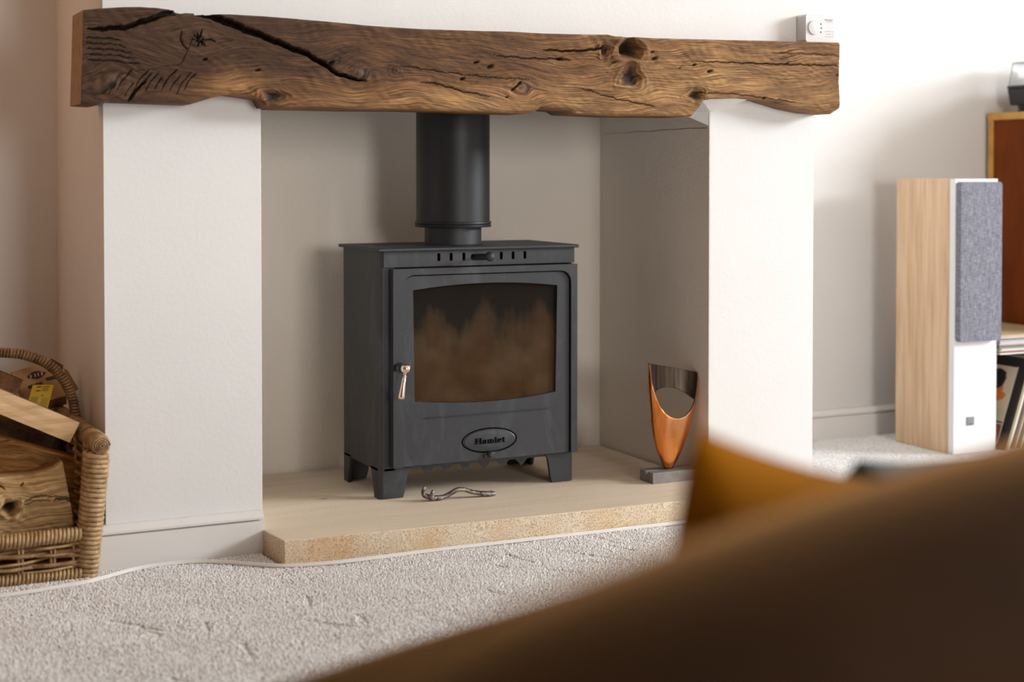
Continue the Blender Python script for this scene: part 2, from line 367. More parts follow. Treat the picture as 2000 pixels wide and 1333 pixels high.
boxo('wall_fireplace_back', .86, 2.02, 3.60, 3.66, 0, 1.4, M['plaster'], kind='structure')
# plastered reveals inside the fireplace opening
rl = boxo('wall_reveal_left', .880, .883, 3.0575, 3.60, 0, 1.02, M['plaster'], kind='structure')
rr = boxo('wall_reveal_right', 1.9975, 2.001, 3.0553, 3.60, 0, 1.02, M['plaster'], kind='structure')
bm = bmesh.new()   # hairline crack in the plaster of the right reveal
cr = [(3.58, .909), (3.518, .9105), (3.46, .9095), (3.396, .9120), (3.33, .9105), (3.268, .9125), (3.20, .9120), (3.147, .9135), (3.10, .9120), (3.066, .9120)]
for (ya, za), (yb, zb) in zip(cr, cr[1:]):
    w = .0002+.0005*(3.6-ya)/.5
    hexa(bm, [(1.9970, ya, za-w), (1.9985, ya, za-w), (1.9985, yb, zb-w), (1.9970, yb, zb-w), (1.9970, ya, za+w), (1.9985, ya, za+w), (1.9985, yb, zb+w), (1.9970, yb, zb+w)])
crack = bmesh_obj('plaster_crack', bm, M['dark']); sub(rr, crack); crack['label'] = 'dark hairline crack in the plaster'
# plaster haunch under the beam on the right pier
bm = bmesh.new()
A = (1.952, 3.020, .979); C = (2.095, 3.020, .984); B = (2.001, 3.0545, .949); D = (1.945, 3.110, .950); E = (2.001, 3.056, .915)
vs = [bm.verts.new(p) for p in (A, B, C, D, E, (1.996, 3.06, 1.0), (2.12, 3.06, 1.0), (1.960, 3.13, .97))]
for f in ((0, 1, 2), (0, 3, 1), (3, 4, 1), (0, 2, 6, 5), (1, 6, 2), (3, 0, 5, 7), (4, 3, 7), (1, 4, 7, 5, 6)):
    try: bm.faces.new([vs[i] for i in f])
    except ValueError: pass
bmesh_obj('trim_1', bm, M['wall'], kind='structure')
# skirting boards
def skirting(name, poly_pts, h=.092):
    """poly_pts: (x,y) run with outward normal on the right-hand side of travel"""
    prof = [(0, 0), (.022, 0), (.022, .0720), (.0150, .0728), (.0150, .0756), (.0235, .0765), (.0235, .081), (.012, h), (0, h)]
    bm = bmesh.new(); rings = []
    P = [Vector(p+(0,)) for p in poly_pts]
    for i, p in enumerate(P):
        d0 = (P[i]-P[i-1]).normalized() if i > 0 else None; d1 = (P[i+1]-P[i]).normalized() if i < len(P)-1 else None
        n0 = Vector((d0.y, -d0.x, 0)) if d0 else None; n1 = Vector((d1.y, -d1.x, 0)) if d1 else None
        if n0 and n1: n = (n0+n1).normalized(); n = n/max(.3, n.dot(n1))
        else: n = n0 or n1
        rings.append([bm.verts.new((p.x+n.x*a, p.y+n.y*a, b)) for a, b in prof])
    for a, b in zip(rings, rings[1:]):
        for k in range(len(prof)): bm.faces.new((a[k], a[(k+1) % len(prof)], b[(k+1) % len(prof)], b[k]))
    bm.faces.new(rings[0]); bm.faces.new(rings[-1][::-1])
    return bmesh_obj(name, bm, M['skirt'], kind='structure')
skirting('baseboard_left_pier', [(.5575, 3.62), (.5575, 3.0545), (.879, 3.0545)])
skirting('baseboard_alcove_left', [(-1.55, 3.639), (.53, 3.639)])
skirting('baseboard_alcove_right', [(2.335, 3.619), (8.9, 3.619)])
# hearth slab
bm = bmesh.new()
prism(bm, [(.8845, 3.588), (.8845, 3.058), (.8775, 3.052), (.877, 3.030), (.889, 2.922), (1.27, 2.906), (1.85, 2.890), (2.03, 2.886), (2.05, 3.03), (1.9895, 3.055), (1.9895, 3.588)], .0005, .053, 'z')
tag(bmesh_obj('stone_hearth', bm, M['stone'], bevel=.0025), 'pale sandstone hearth slab under the black stove with pitted front edge', 'hearth')

bm = bmesh.new()   # black strip in the slab joint, standing in for its shade
box(bm, .8835, 1.997, 3.589, 3.5995, .001, .046); box(bm, 1.991, 1.997, 3.058, 3.589, .001, .046)
bmesh_obj('joint_shade_strip', bm, M['dark'], kind='structure')
# carpet pile
bm = bmesh.new()
bmesh.ops.create_icosphere(bm, subdivisions=1, radius=1.0)
for v in bm.verts: v.co = (v.co.x*.0019, v.co.y*.0019, v.co.z*.0042)
tuft_me = bpy.data.meshes.new('tuft'); bm.to_mesh(tuft_me); bm.free(); tuft_me.materials.append(M['yarn'])
st = .0039
gx, gy = np.meshgrid(np.arange(-.15, 3.42, st), np.arange(1.70, 3.60, st), indexing='ij')
px_ = gx.ravel()+rng.uniform(-.0018, .0018, gx.size); py_ = gy.ravel()+rng.uniform(-.0018, .0018, gx.size)
keep = ~((px_ > .872) & (px_ < 2.055) & (py_ > 2.905+(2.05-px_)*.014-.012))
keep &= ~((px_ > .53) & (px_ < .9) & (py_ > 3.03)) & ~((px_ > 1.98) & (px_ < 2.31) & (py_ > 3.05))
keep &= ~((px_ > 2.945) & (px_ < 3.085) & (py_ > 3.26) & (py_ < 3.47)) & ~((px_ > 3.40) & (py_ > 3.18)) & (py_ > 1.70+(px_-.2)*.22)
PP = np.stack([px_[keep], py_[keep], np.zeros(keep.sum())], 1)
hh = .0030+.0012*np.sin(PP[:,0]*23+PP[:,1]*31)*np.sin(PP[:,1]*17-PP[:,0]*9)
# brushed tracks in the pile
for _ in range(26):
    cx, cy = rng.uniform(.4, 1.6), rng.uniform(1.9, 2.85); a = rng.uniform(1.3, 2.4); L = rng.uniform(.05, .14)
    dx, dy = PP[:,0]-cx, PP[:,1]-cy; s = dx*np.cos(a)+dy*np.sin(a); q = -dx*np.sin(a)+dy*np.cos(a)
    hh -= .0042*np.exp(-(q/.004)**2)*(np.abs(s) < L/2)
PP[:,2] = hh
pm = bpy.data.meshes.new('carpet_pile'); pm.from_pydata(PP.tolist(), [], [])
pile = link('carpet_pile', pm, None); tag(pile, 'pale grey cut pile of the fitted carpet', 'carpet', kind='stuff')
tuft = bpy.data.objects.new('tuft', tuft_me)
ng = bpy.data.node_groups.new('pile', 'GeometryNodeTree')
ng.interface.new_socket('Geometry', in_out='INPUT', socket_type='NodeSocketGeometry'); ng.interface.new_socket('Geometry', in_out='OUTPUT', socket_type='NodeSocketGeometry')
gi = ng.nodes.new('NodeGroupInput'); go = ng.nodes.new('NodeGroupOutput'); ip = ng.nodes.new('GeometryNodeInstanceOnPoints'); ob = ng.nodes.new('GeometryNodeObjectInfo')
m2p = ng.nodes.new('GeometryNodeMeshToPoints')
rv = ng.nodes.new('FunctionNodeRandomValue'); rv.data_type = 'FLOAT_VECTOR'; rv.inputs[0].default_value = (-.7, -.7, 0); rv.inputs[1].default_value = (.7, .7, 3.1)
rs = ng.nodes.new('FunctionNodeRandomValue'); rs.data_type = 'FLOAT'; rs.inputs[2].default_value = .75; rs.inputs[3].default_value = 1.25
ob.inputs['Object'].default_value = tuft
ng.links.new(gi.outputs[0], m2p.inputs[0]); ng.links.new(m2p.outputs[0], ip.inputs['Points']); ng.links.new(ob.outputs['Geometry'], ip.inputs['Instance'])
ng.links.new(rv.outputs[0], ip.inputs['Rotation']); ng.links.new(rs.outputs[1], ip.inputs['Scale']); ng.links.new(ip.outputs[0], go.inputs[0])
pile.modifiers.new('pile', 'NODES').node_group = ng

# ------------------------------------------------------------------ relief wood (beam and logs)
def relief(name, top, bot, yf, yb, mats, nu, nv, knots=(), cracks=(), pits=(), gold=None, rough=.004, round_=.012, parent=None, lump=.006, seed=0, xf=None, tilt=0.0, endcut=0):
    top = np.array(top); bot = np.array(bot); bot = bot[np.argsort(bot[:,0])]
    u = np.linspace(0, 1, nu+1)
    xt0, xt1, xb0, xb1 = top[0,0], top[-1,0], bot[0,0], bot[-1,0]
    vv = np.linspace(0, 1, nv+1)
    U, V = np.meshgrid(u, vv, indexing='ij')
    XT = xt0+(xt1-xt0)*U; XB = xb0+(xb1-xb0)*U
    X = XB+(XT-XB)*V
    ZT = np.interp(X, top[:,0], top[:,1]); ZB = np.interp(X, bot[:,0], bot[:,1])
    Z = ZB+(ZT-ZB)*V
    r = np.random.default_rng(seed)
    D = np.zeros_like(X)                              # + is towards the viewer
    for k in range(26):
        fx, fz = r.uniform(2, 30), r.uniform(8, 70); D += lump*.22/(1+k*.15)*np.sin(X*fx+r.uniform(0, 6))*np.sin(Z*fz+r.uniform(0, 6)+X*r.uniform(-8, 8))
    for k in range(30):
        fx, fz = r.uniform(60, 240), r.uniform(120, 420); D += rough*.05*np.sin(X*fx+r.uniform(0, 6)+3*np.sin(Z*60))*np.sin(Z*fz+r.uniform(0, 6)+X*fx*.5)
    G = Z+.012*np.sin(X*4.1+1)+.007*np.sin(X*9.3)+.004*np.sin(X*21+Z*30)+.0016*np.sin(X*57+Z*90)
    cut = np.zeros_like(X); tone = np.zeros_like(X)+.3
    for (kx, kz, rx, rz, dep, kind) in knots:
        q = ((X-kx)/rx)**2+((Z-kz)/rz)**2
        an_ = np.arctan2((Z-kz)/rz, (X-kx)/rx); q = q*(1+.22*np.sin(3*an_+kx*40)+.12*np.sin(5*an_+kz*90)) if kind == 'hollow' else q
        G = G-(Z-kz)*.9*np.exp(-q/3.5)
        if kind == 'hollow':
            D -= dep*np.exp(-(q)**1.5); D += dep*.30*np.exp(-(np.sqrt(q)-1.7)**2/.18)*(.6+.4*np.sin(np.arctan2(Z-kz, X-kx)*5+1)); cut += .97*np.exp(-(q*1.05)**2); D += .0016*np.sin(np.sqrt(q)*11+2*np.sin(an_*3))*np.exp(-q/4)*(q > .8); cut += .55*np.clip(np.sin(np.sqrt(q)*11+2*np.sin(an_*3)), 0, 1)**4*np.exp(-q/4.5)*(q > 1.0)
        elif kind == 'star':
            an = np.arctan2(Z-kz, X-kx); ray = np.maximum(0, np.cos(an*4.5+.4+.3*np.sin(an*2)))**18
            m = ray*np.exp(-q*1.1); D -= dep*m; cut += .95*m*(q < 2.2); D += .003*np.exp(-q/2)
        else:
            D += dep*np.exp(-q); ring = .5+.5*np.cos(np.sqrt(q)*9); D -= .0016*ring*np.exp(-q/2); cut += .35*ring**3*np.exp(-q/1.5)
            tone -= .15*np.exp(-q/2); cut += .5*np.exp(-q*9)
    for pts, w0, w1, dep, dk in cracks:
        pts = np.array(pts); best = np.full(X.shape, 9.0); bw = np.zeros_like(X)
        segl = np.r_[0, np.cumsum(np.hypot(*(pts[1:]-pts[:-1]).T))]; tot = segl[-1]
        Zj = Z+.0009*np.sin(X*130)+.0006*np.sin(X*311+1)+.0004*np.sin(X*700+Z*300)
        for i in range(len(pts)-1):
            a, b = pts[i], pts[i+1]; ab = b-a; L2 = (ab**2).sum()
            tt = np.clip(((X-a[0])*ab[0]+(Zj-a[1])*ab[1])/L2, 0, 1)
            d = np.hypot(X-a[0]-tt*ab[0], Zj-a[1]-tt*ab[1]); ss = (segl[i]+tt*math.sqrt(L2))/tot
            better = d < best; best = np.where(better, d, best); bw = np.where(better, (w0+(w1-w0)*ss)*np.minimum(1, 6*np.minimum(ss, 1-ss)+.35), bw)
        m = np.exp(-(best/np.maximum(bw, 1e-4))**4); D -= dep*m; cut += dk*m
    for (px, pz, pr) in pits:
        q = (((X-px)*(.6+.5*math.sin(px*77)**2))**2+((Z-pz-.25*(X-px))*1.5)**2)/pr**2; m = np.exp(-q*q); D -= pr*1.2*m; cut += .95*m
    if gold is not None: tone = tone+gold(X, Z, V)
    e = np.minimum((ZT-Z), (Z-ZB)); rd = np.clip(1-e/round_, 0, 1); D -= round_*(1-np.sqrt(1-.98*rd**2))
    ex = np.minimum(X-np.minimum(xt0, xb0), np.maximum(xt1, xb1)-X)
    Y = yf-D+tilt*(Z-Z.mean())
    nV = nv+1
    ring = np.stack([X, Y, Z], -1)
    back = np.stack([np.stack([X[:,-1], np.full(nu+1, yb), Z[:,-1]], -1), np.stack([X[:,0], np.full(nu+1, yb), Z[:,0]], -1)], 1)
    allv = np.concatenate([ring, back], 1); R = nV+2
    verts = allv.reshape(-1, 3)
    if xf is not None: verts = xf(verts)
    I = np.arange(nu)[:,None]*R; J = np.arange(R)[None,:]; Jn = (J+1) % R
    quads = np.stack([I+J, I+R+J, I+R+Jn, I+Jn], -1).reshape(-1, 4)
    faces = quads.tolist()+[list(range(R))]+[[nu*R+k for k in range(R)][::-1]]
    me = bpy.data.meshes.new(name); me.from_pydata(verts.tolist(), [], faces)
    pad = np.zeros((nu+1, 2))
    flow = np.concatenate([np.concatenate([X, X[:,[-1,0]]], 1)[...,None], np.concatenate([G, G[:,-1:]+.05, G[:,:1]-.05], 1)[...,None], np.zeros((nu+1, R, 1))], -1).reshape(-1)
    a = me.attributes.new('flow', 'FLOAT_VECTOR', 'POINT'); a.data.foreach_set('vector', flow.astype(np.float32))
    for nm, F, pv in (('tone', tone, .3), ('cut', np.clip(cut, 0, 1), 0)):
        a = me.attributes.new(nm, 'FLOAT', 'POINT'); a.data.foreach_set('value', np.concatenate([F, pad+pv], 1).reshape(-1).astype(np.float32))
    o = link(name, me, mats, parent)
    sm = np.ones(len(me.polygons), bool); sm[-2:] = False; me.polygons.foreach_set('use_smooth', sm)
    if len(me.materials) > 1: me.polygons[len(me.polygons)-2].material_index = 1; me.polygons[len(me.polygons)-1].material_index = 1
    me.update(); return o
BT = [(0.5089,1.1195),(0.5362,1.1238),(0.5845,1.1291),(0.6195,1.1312),(0.6547,1.1308),(0.6904,1.1271),(0.715,1.1232),(0.744,1.1229),(0.7996,1.125),(0.8743,1.1243),(0.9507,1.1215),(1.0287,1.1185),(1.1085,1.1145),(1.216,1.1125),(1.3649,1.1143),(1.4346,1.1161),(1.5185,1.115),(1.6333,1.1173),(1.6799,1.1192),(1.6987,1.1153),(1.7556,1.1164),(1.8231,1.1167),(1.9715,1.1189),(2.1707,1.1229),(2.3324,1.126)]
BB = [(0.5028,0.9365),(0.5384,0.9352),(0.5591,0.9426),(0.6893,0.9402),(0.7182,0.9401),(0.7619,0.9541),(0.7988,0.9617),(0.8623,0.9548),(0.8736,0.9366),(0.9889,0.9367),(1.0736,0.9367),(1.1956,0.9385),(1.3648,0.936),(1.4879,0.9359),(1.5058,0.9488),(1.5822,0.9445),(1.5966,0.9367),(1.7274,0.9343),(1.9065,0.9361),(1.9249,0.9545),(1.9369,0.974),(1.9685,0.9789),(2.0478,0.9825),(2.1099,0.979),(2.1928,0.9596),(2.2557,0.9507),(2.3085,0.9479),(2.3310,0.9600)]
def beam_gold(X, Z, V):
    g = -.24+.52*np.clip((X-.75)/1.1, 0, 1)
    low = np.exp(-((V-.12)/.22)**2)*(.48*np.exp(-((X-1.25)/.42)**2)+.42*np.exp(-((X-.80)/.10)**2)); g += low
    g += .22*np.exp(-((X-1.95)/.25)**2-((V-.4)/.3)**2)
    return g
kn = [(.7365,1.0718,.030,.026,.003,'knot'), (1.157,1.0207,.014,.012,.003,'knot'), (1.0681,1.0105,.028,.022,.003,'knot'), (1.735,1.0895,.024,.020,.034,'hollow'), (1.736,1.022,.022,.020,.013,'hollow'), (1.668,1.083,.010,.012,.012,'hollow'), (.56,.975,.03,.035,.004,'knot'), (1.915,.985,.018,.010,.012,'hollow'), (.885,.960,.020,.010,.008,'hollow'), (1.45,.99,.03,.02,.006,'knot')]
ck = [([(.5174,1.0821),(.5448,1.0853),(.5793,1.0877),(.5992,1.0926),(.6344,1.1063),(.6699,1.1201),(.72,1.1285)], .0035, .0055, .03, .97),
      ([(.730,1.1225),(.7785,1.1148),(.8207,1.099),(.8741,1.0803),(.9175,1.0641),(.9615,1.0488),(.9948,1.0307),(1.0228,1.0124),(1.0624,1.0006),(1.0909,.9971)], .0072, .0028, .035, .97),
      ([(1.5096,1.0781),(1.5742,1.0769),(1.64,1.0827),(1.665,1.090)], .0016, .0026, .012, .9), ([(1.9003,1.0645),(2.0152,1.0658),(2.1184,1.0655),(2.3328,1.0685)], .0012, .0018, .008, .85),
      ([(1.1664,1.0319),(1.2613,1.0216),(1.3834,1.0117),(1.484,1.0111)], .0014, .0010, .005, .7), ([(1.2135,.9982),(1.2612,.9939),(1.3096,.9807),(1.3834,.969)], .0018, .001, .006, .7),
      ([(1.38,1.062),(1.47,1.057),(1.56,1.0591),(1.58,1.057)], .001, .0022, .006, .8), ([(2.12,1.092),(2.22,1.094),(2.33,1.093)], .001, .0015, .005, .7), ([(1.60,.995),(1.70,.972),(1.80,.957)], .001, .0016, .006, .7),
      ([(1.9,.991),(2.0,.992),(2.1,.985),(2.2,.975)], .0010, .0012, .005, .7), ([(.60,1.002),(.66,1.012),(.70,1.022),(.713,1.05),(.722,1.075)], .0008, .0010, .002, .25), ([(1.43,.984),(1.445,.996),(1.455,1.006)], .002, .002, .008, .8)]
rk = random.Random(4)
for k in range(11):
    x0 = .555+k*.015+rk.uniform(-.004, .004); h = rk.uniform(.02, .05); z0 = .948+rk.uniform(0, .014)+.0012*k
    ck.append(([(x0, z0), (x0+.25*h, z0+.5*h), (x0+.7*h, z0+h)], .0006, rk.uniform(.0009, .0016), .004, rk.uniform(.4, .8)))
ck.append(([(.595, .945), (.606, .962), (.622, .978), (.630, .985)], .0030, .0014, .012, .9))
for k, a in enumerate((80, 115, 150, 185, 215, 250, 285, 310, 350)):
    a = math.radians(a+rk.uniform(-8, 8)); L = (.020, .014, .016, .018, .014, .016, .014, .018, .034)[k]
    ck.append(([(.7365+.003*math.cos(a), 1.0718+.003*math.sin(a)), (.7365+L*.6*math.cos(a+.1), 1.0718+L*.6*math.sin(a+.1)), (.7365+L*math.cos(a), 1.0718+L*math.sin(a))], .0021, .0009, .006, .95))
ck.append(([(.700, 1.085), (.697, 1.072), (.702, 1.058), (.712, 1.05)], .001, .0014, .005, .8))
for k in range(5):
    z0 = 1.065-k*.011; ck.append(([(.512, z0), (.55, z0+.002), (.58+.01*k, z0-.003)], .0018, .001, .006, .75))
pt = [(1.3464,1.0442,.0045), (1.3797,1.0363,.006), (1.3133,1.0075,.0045), (1.553,1.0591,.005), (2.174,1.0685,.004), (1.9075,1.0565,.0045), (1.0116,1.0323,.006), (.8556,1.0127,.004), (.7467,1.031,.0045), (1.795,1.083,.0035), (1.80,1.068,.006), (1.868,1.048,.003), (1.952,1.043,.0055), (2.11,.983,.004), (1.42,.97,.003), (2.326,1.045,.003)]
beam = relief('oak_beam', BT, BB, 2.985, 3.112, [M['oak'], M['oakend']], 1300, 130, kn, ck, pt, beam_gold, round_=.010, seed=3)
tag(beam, 'old split and knotted oak mantel beam above the fireplace opening', 'beam')
# pale end grain wedge seen on the left end of the beam is the cut end itself
# ------------------------------------------------------------------ stove
ST = thing('wood_stove', (1.45, 3.32, .053), 'matt black wood burning stove standing on the sandstone hearth', 'stove')
kids = []
BX0, BX1, BY0, BY1 = 1.198, 1.700, 3.195, 3.450
bm = bmesh.new()
def arc(cx, cy, r, a0, a1, n=6): return [(cx+r*math.cos(math.radians(a0+(a1-a0)*i/n)), cy+r*math.sin(math.radians(a0+(a1-a0)*i/n))) for i in range(n+1)]
r_ = .012; th_ = .010
out = [(1.235, BY0)]+arc(BX0+r_, BY0+r_, r_, 270, 180)+arc(BX0+r_, BY1-r_, r_, 180, 90)+arc(BX1-r_, BY1-r_, r_, 90, 0)+arc(BX1-r_, BY0+r_, r_, 0, -90)+[(1.690, BY0)]
inn = [(1.690, BY0+th_), (BX1-th_, BY0+th_), (BX1-th_, BY1-th_), (BX0+th_, BY1-th_), (BX0+th_, BY0+th_), (1.235, BY0+th_)]
prism(bm, out+inn, .118, .6225, 'z')
box(bm, BX0+.005, BX1-.005, BY0+.004, BY1-.005, .118, .128)
box(bm, BX0+.005, BX1-.005, BY0+.012, BY1-.005, .600, .6225)
box(bm, BX0+.02, BX1-.02, BY0+.004, BY0+.012, .128, .268)      # front below the firebox
body = bmesh_obj('body', bm, M['stove']); kids.append(body)
body.data.polygons.foreach_set('use_smooth', [False]*len(body.data.polygons))
# firebox lining
bm = bmesh.new(); box(bm, BX0+.012, BX1-.012, 3.405, 3.435, .13, .60)
fb = bmesh_obj('rear_firebrick', bm, M['brick'], bevel=.002); kids.append(fb)
for x0, x1 in ((BX0+.012, BX0+.04), (BX1-.04, BX1-.012)):
    kids.append(boxo('side_firebrick', x0, x1, 3.215, 3.40, .255, .56, M['brick'], bevel=.002))
kids.append(boxo('baffle_plate', BX0+.012, BX1-.012, 3.25, 3.40, .540, .556, M['stove']))
kids.append(boxo('grate', BX0+.012, BX1-.012, 3.215, 3.40, .235, .252, M['brick']))
bm = bmesh.new()
for k in range(9):
    x = 1.29+k*.042+rng.uniform(-.01, .01); box(bm, x, x+.03, 3.23+rng.uniform(0, .02), 3.27+rng.uniform(0, .06), .252, .262+rng.uniform(0, .02))
kids.append(bmesh_obj('ash_bed', bm, M['brick'], kind='stuff', bevel=.004))
# legs: L-shaped tapering corners
def leg(x, y, sx, sy, nm='leg'):
    bm = bmesh.new(); tk = .009; rings = []
    for z, a, d in ((.124, .078, .062), (.112, .070, .054), (.0655, .062, .040), (.0535, .058, .036)):
        sec = [(.011, 0), (a, 0), (a, tk), (tk, tk), (tk, d), (0, d), (0, .011), (.0015, .0055), (.0055, .0015)]
        rings.append([bm.verts.new((x+sx*p, y+sy*q, z)) for p, q in sec])
    for a, b in zip(rings, rings[1:]):
        for k in range(9): bm.faces.new((a[k], a[(k+1) % 9], b[(k+1) % 9], b[k]))
    bm.faces.new(rings[0]); bm.faces.new(rings[-1][::-1])
    return bmesh_obj(nm, bm, M['stove'], bevel=.0012)
for x, sx in ((BX0, 1), (BX1, -1)):
    for y, sy in ((BY0, 1), (BY1, -1)): kids.append(leg(x, y, sx, sy))
# toothed heat shield under the door
bm = bmesh.new(); poly = [(1.276, .120)]
for k in range(6):
    x = 1.307+k*.0488; poly += [(x, .1185), (x+.0215, .0965), (x+.043, .1185)]
poly += [(1.612, .1185), (1.612, .124), (1.276, .124)]
prism(bm, poly, 3.222, 3.224); kids.append(bmesh_obj('toothed_heat_shield', bm, M['stove']))
# top plate
kids.append(boxo('top_plate', 1.191, 1.7065, 3.178, 3.458, .6225, .6300, M['stove'], bevel=.002))
# vent band above the door
bm = bmesh.new(); holes = []
for x in (1.3435, 1.3745, 1.4070, 1.5036, 1.5345, 1.5657): holes.append(rrect(x-.0038, x+.0038, .5975, .6160, .0035, 4))
holes.append(rrect(1.425, 1.470, .5975, .6120, .005, 4))
plate(bm, [(1.207, .5855), (1.6997, .5855), (1.6997, .6225), (1.207, .6225)], holes, 3.190, 3.202)
vb = bmesh_obj('vent_band', bm, M['stove'], bevel=.0012); kids.append(vb)
bm = bmesh.new(); box(bm, 1.33, 1.59, 3.2025, 3.204, .592, .620); kids.append(bmesh_obj('vent_slide', bm, M['dark']))
bm = bmesh.new(); tube(bm, smooth_path([(1.434, 3.204, .605), (1.440, 3.172, .606), (1.447, 3.150, .6075)], 4), .0045, 12)
lathe(bm, [(.0005, -.0115)]+[(.0115*math.cos(a), .0115*math.sin(a)) for a in np.linspace(-1.4, 1.4, 11)]+[(.0005, .0115)], (1.450, 3.138, .6085), 24)
kids.append(bmesh_obj('air_control_knob', bm, M['stove'], smooth=True))
# door
bm = bmesh.new()
def curve_pts(x0, x1, zf, n=20): return [(x0+(x1-x0)*i/n, zf(i/n)) for i in range(n+1)]
win_top = curve_pts(1.2750, 1.6472, lambda s: .5325+.0118*(1-(2*s-1)**2))
win_bot = curve_pts(1.6425, 1.2785, lambda s: .2765-.0120*(1-(2*s-1)**2))
PX0, PX1 = 1.2505, 1.6790
panel = rrect(PX0, PX1, .1275, .5660, .026, 8, (0, 0, 1, 1))
ocx, ocz = 1.4677, .1726
oval = [(ocx+.0718*math.cos(a), ocz+.0300*math.sin(a)) for a in np.linspace(0, 2*PI, 48, endpoint=False)]
plate(bm, panel, [win_top+win_bot, oval], 3.179, 3.196)
nb = len(bm.faces)
bm2 = bmesh.new()
frame_o = [(1.2232, .1275), (1.2482, .1275)]+[(x, z) for x, z in rrect(PX0-.0023, PX1+.0023, .1275, .5683, .028, 8, (0, 0, 1, 1))[::-1] if z > .128]+[(1.6815, .1275), (1.6985, .1275), (1.6985, .5830), (1.2232, .5830)]
plate(bm2, frame_o, [], 3.172, 3.195)
tmp = bpy.data.meshes.new('tmp'); bm2.to_mesh(tmp); bm2.free(); bm.from_mesh(tmp); bpy.data.meshes.remove(tmp)
prism(bm, [(1.302, .2355), (1.625, .2370), (1.625, .2385), (1.302, .2370)], 3.1755, 3.180)
door = bmesh_obj('door', bm, M['stove'], bevel=.0022, seg=3, ang=50); kids.append(door)
gp = boxo('glass_pane', 1.262, 1.660, 3.188, 3.192, .256, .556, M['glass'])
# badge with raised lettering
bm = bmesh.new(); n = 48
ring0 = [bm.verts.new((ocx+.0685*math.cos(a), 3.1795, ocz+.0268*math.sin(a))) for a in np.linspace(0, 2*PI, n, endpoint=False)]
prev = ring0
backr = [bm.verts.new((v.co.x, 3.196, v.co.z)) for v in ring0]
for k in range(n): bm.faces.new((ring0[k], backr[k], backr[(k+1) % n], ring0[(k+1) % n]))
for s, y in ((.93, 3.1775), (.6, 3.1762), (.25, 3.1757)):
    cur = [bm.verts.new((ocx+(v.co.x-ocx)*s, y, ocz+(v.co.z-ocz)*s)) for v in ring0]
    for k in range(n): bm.faces.new((prev[k], prev[(k+1) % n], cur[(k+1) % n], cur[k]))
    prev = cur
bm.faces.new(prev[::-1]); bm.faces.new(backr)
badge = bmesh_obj('oval_badge', bm, M['stove'], smooth=False)
GLY = {   # heavy serif letters: (width, strokes x0,x1,z0,z1)
 'H': (.96, [(.08,.30,0,1), (.66,.88,0,1), (0,.38,0,.08), (.58,.96,0,.08), (0,.38,.92,1), (.58,.96,.92,1), (.3,.66,.46,.56)]),
 'a': (.62, [(.34,.54,0,.64), (.10,.46,.58,.68), (.02,.20,.06,.36), (.10,.36,.31,.40), (.10,.36,0,.09), (.5,.62,0,.08), (.04,.17,.46,.60)]),
 'm': (1.0, [(.08,.26,0,.62), (.42,.60,0,.60), (.76,.94,0,.60), (.2,.52,.58,.68), (.54,.88,.58,.68), (0,.32,0,.07), (.36,.66,0,.07), (.70,1.0,0,.07), (0,.2,.60,.68)]),
 'l': (.38, [(.10,.29,0,1), (0,.38,0,.07), (0,.2,.93,1)]),
 'e': (.58, [(.02,.22,.09,.60), (.12,.46,.59,.68), (.37,.54,.36,.61), (.2,.54,.31,.39), (.12,.50,0,.10)]),
 't': (.44, [(.12,.30,.05,.86), (0,.42,.60,.68), (.2,.44,0,.10)])}
bm = bmesh.new(); adv = 0
for ch in 'Hamlet':
    w, st_ = GLY[ch]
    for x0, x1, z0, z1 in st_:
        box(bm, ocx-.0385+(adv+x0)*.0178, ocx-.0385+(adv+x1)*.0178, 3.1742, 3.1768, ocz-.0062+z0*.0132, ocz-.0062+z1*.0132)
    adv += w+.07
lett = bmesh_obj('lettering', bm, M['letter_shade'])
bm = bmesh.new(); lathe(bm, [(.0005, -.006), (.006, -.006), (.0085, -.002), (.0085, .003), (.004, .006), (.0005, .006)], (ocx+.001, 3.170, ocz-.0325), 20, 'y')
box(bm, ocx-.016, ocx+.014, 3.173, 3.178, ocz-.040, ocz-.033); box(bm, ocx-.007, ocx+.020, 3.168, 3.172, ocz-.030, ocz-.026)
lk = bmesh_obj('air_wheel', bm, M['stove'], bevel=.001)
# handle
bm = bmesh.new()
lathe(bm, [(.0005, .0), (.0115, .0), (.0115, .010), (.0075, .013), (.0075, .024), (.0005, .024)], (1.2355, 3.148, .3600), 24, 'y', 1)
ball = [(.0004, -.0122)]+[(.0122*math.cos(a), .0122*math.sin(a)) for a in np.linspace(-1.45, 1.45, 15)]+[(.0004, .0122)]
lathe(bm, ball, (1.2405, 3.140, .3590), 28)
tube(bm, [(1.2385, 3.139, .350), (1.2340, 3.137, .325), (1.2288, 3.135, .296), (1.2280, 3.1347, .2915)], [.0042, .0055, .0082, .0074], 20)
hd = bmesh_obj('door_handle', bm, [M['nickel'], M['stove']], smooth=True); hd['label'] = 'polished nickel ball and lever handle'
adopt(ST, *kids)
sub(door, gp, badge, lett, lk, hd)
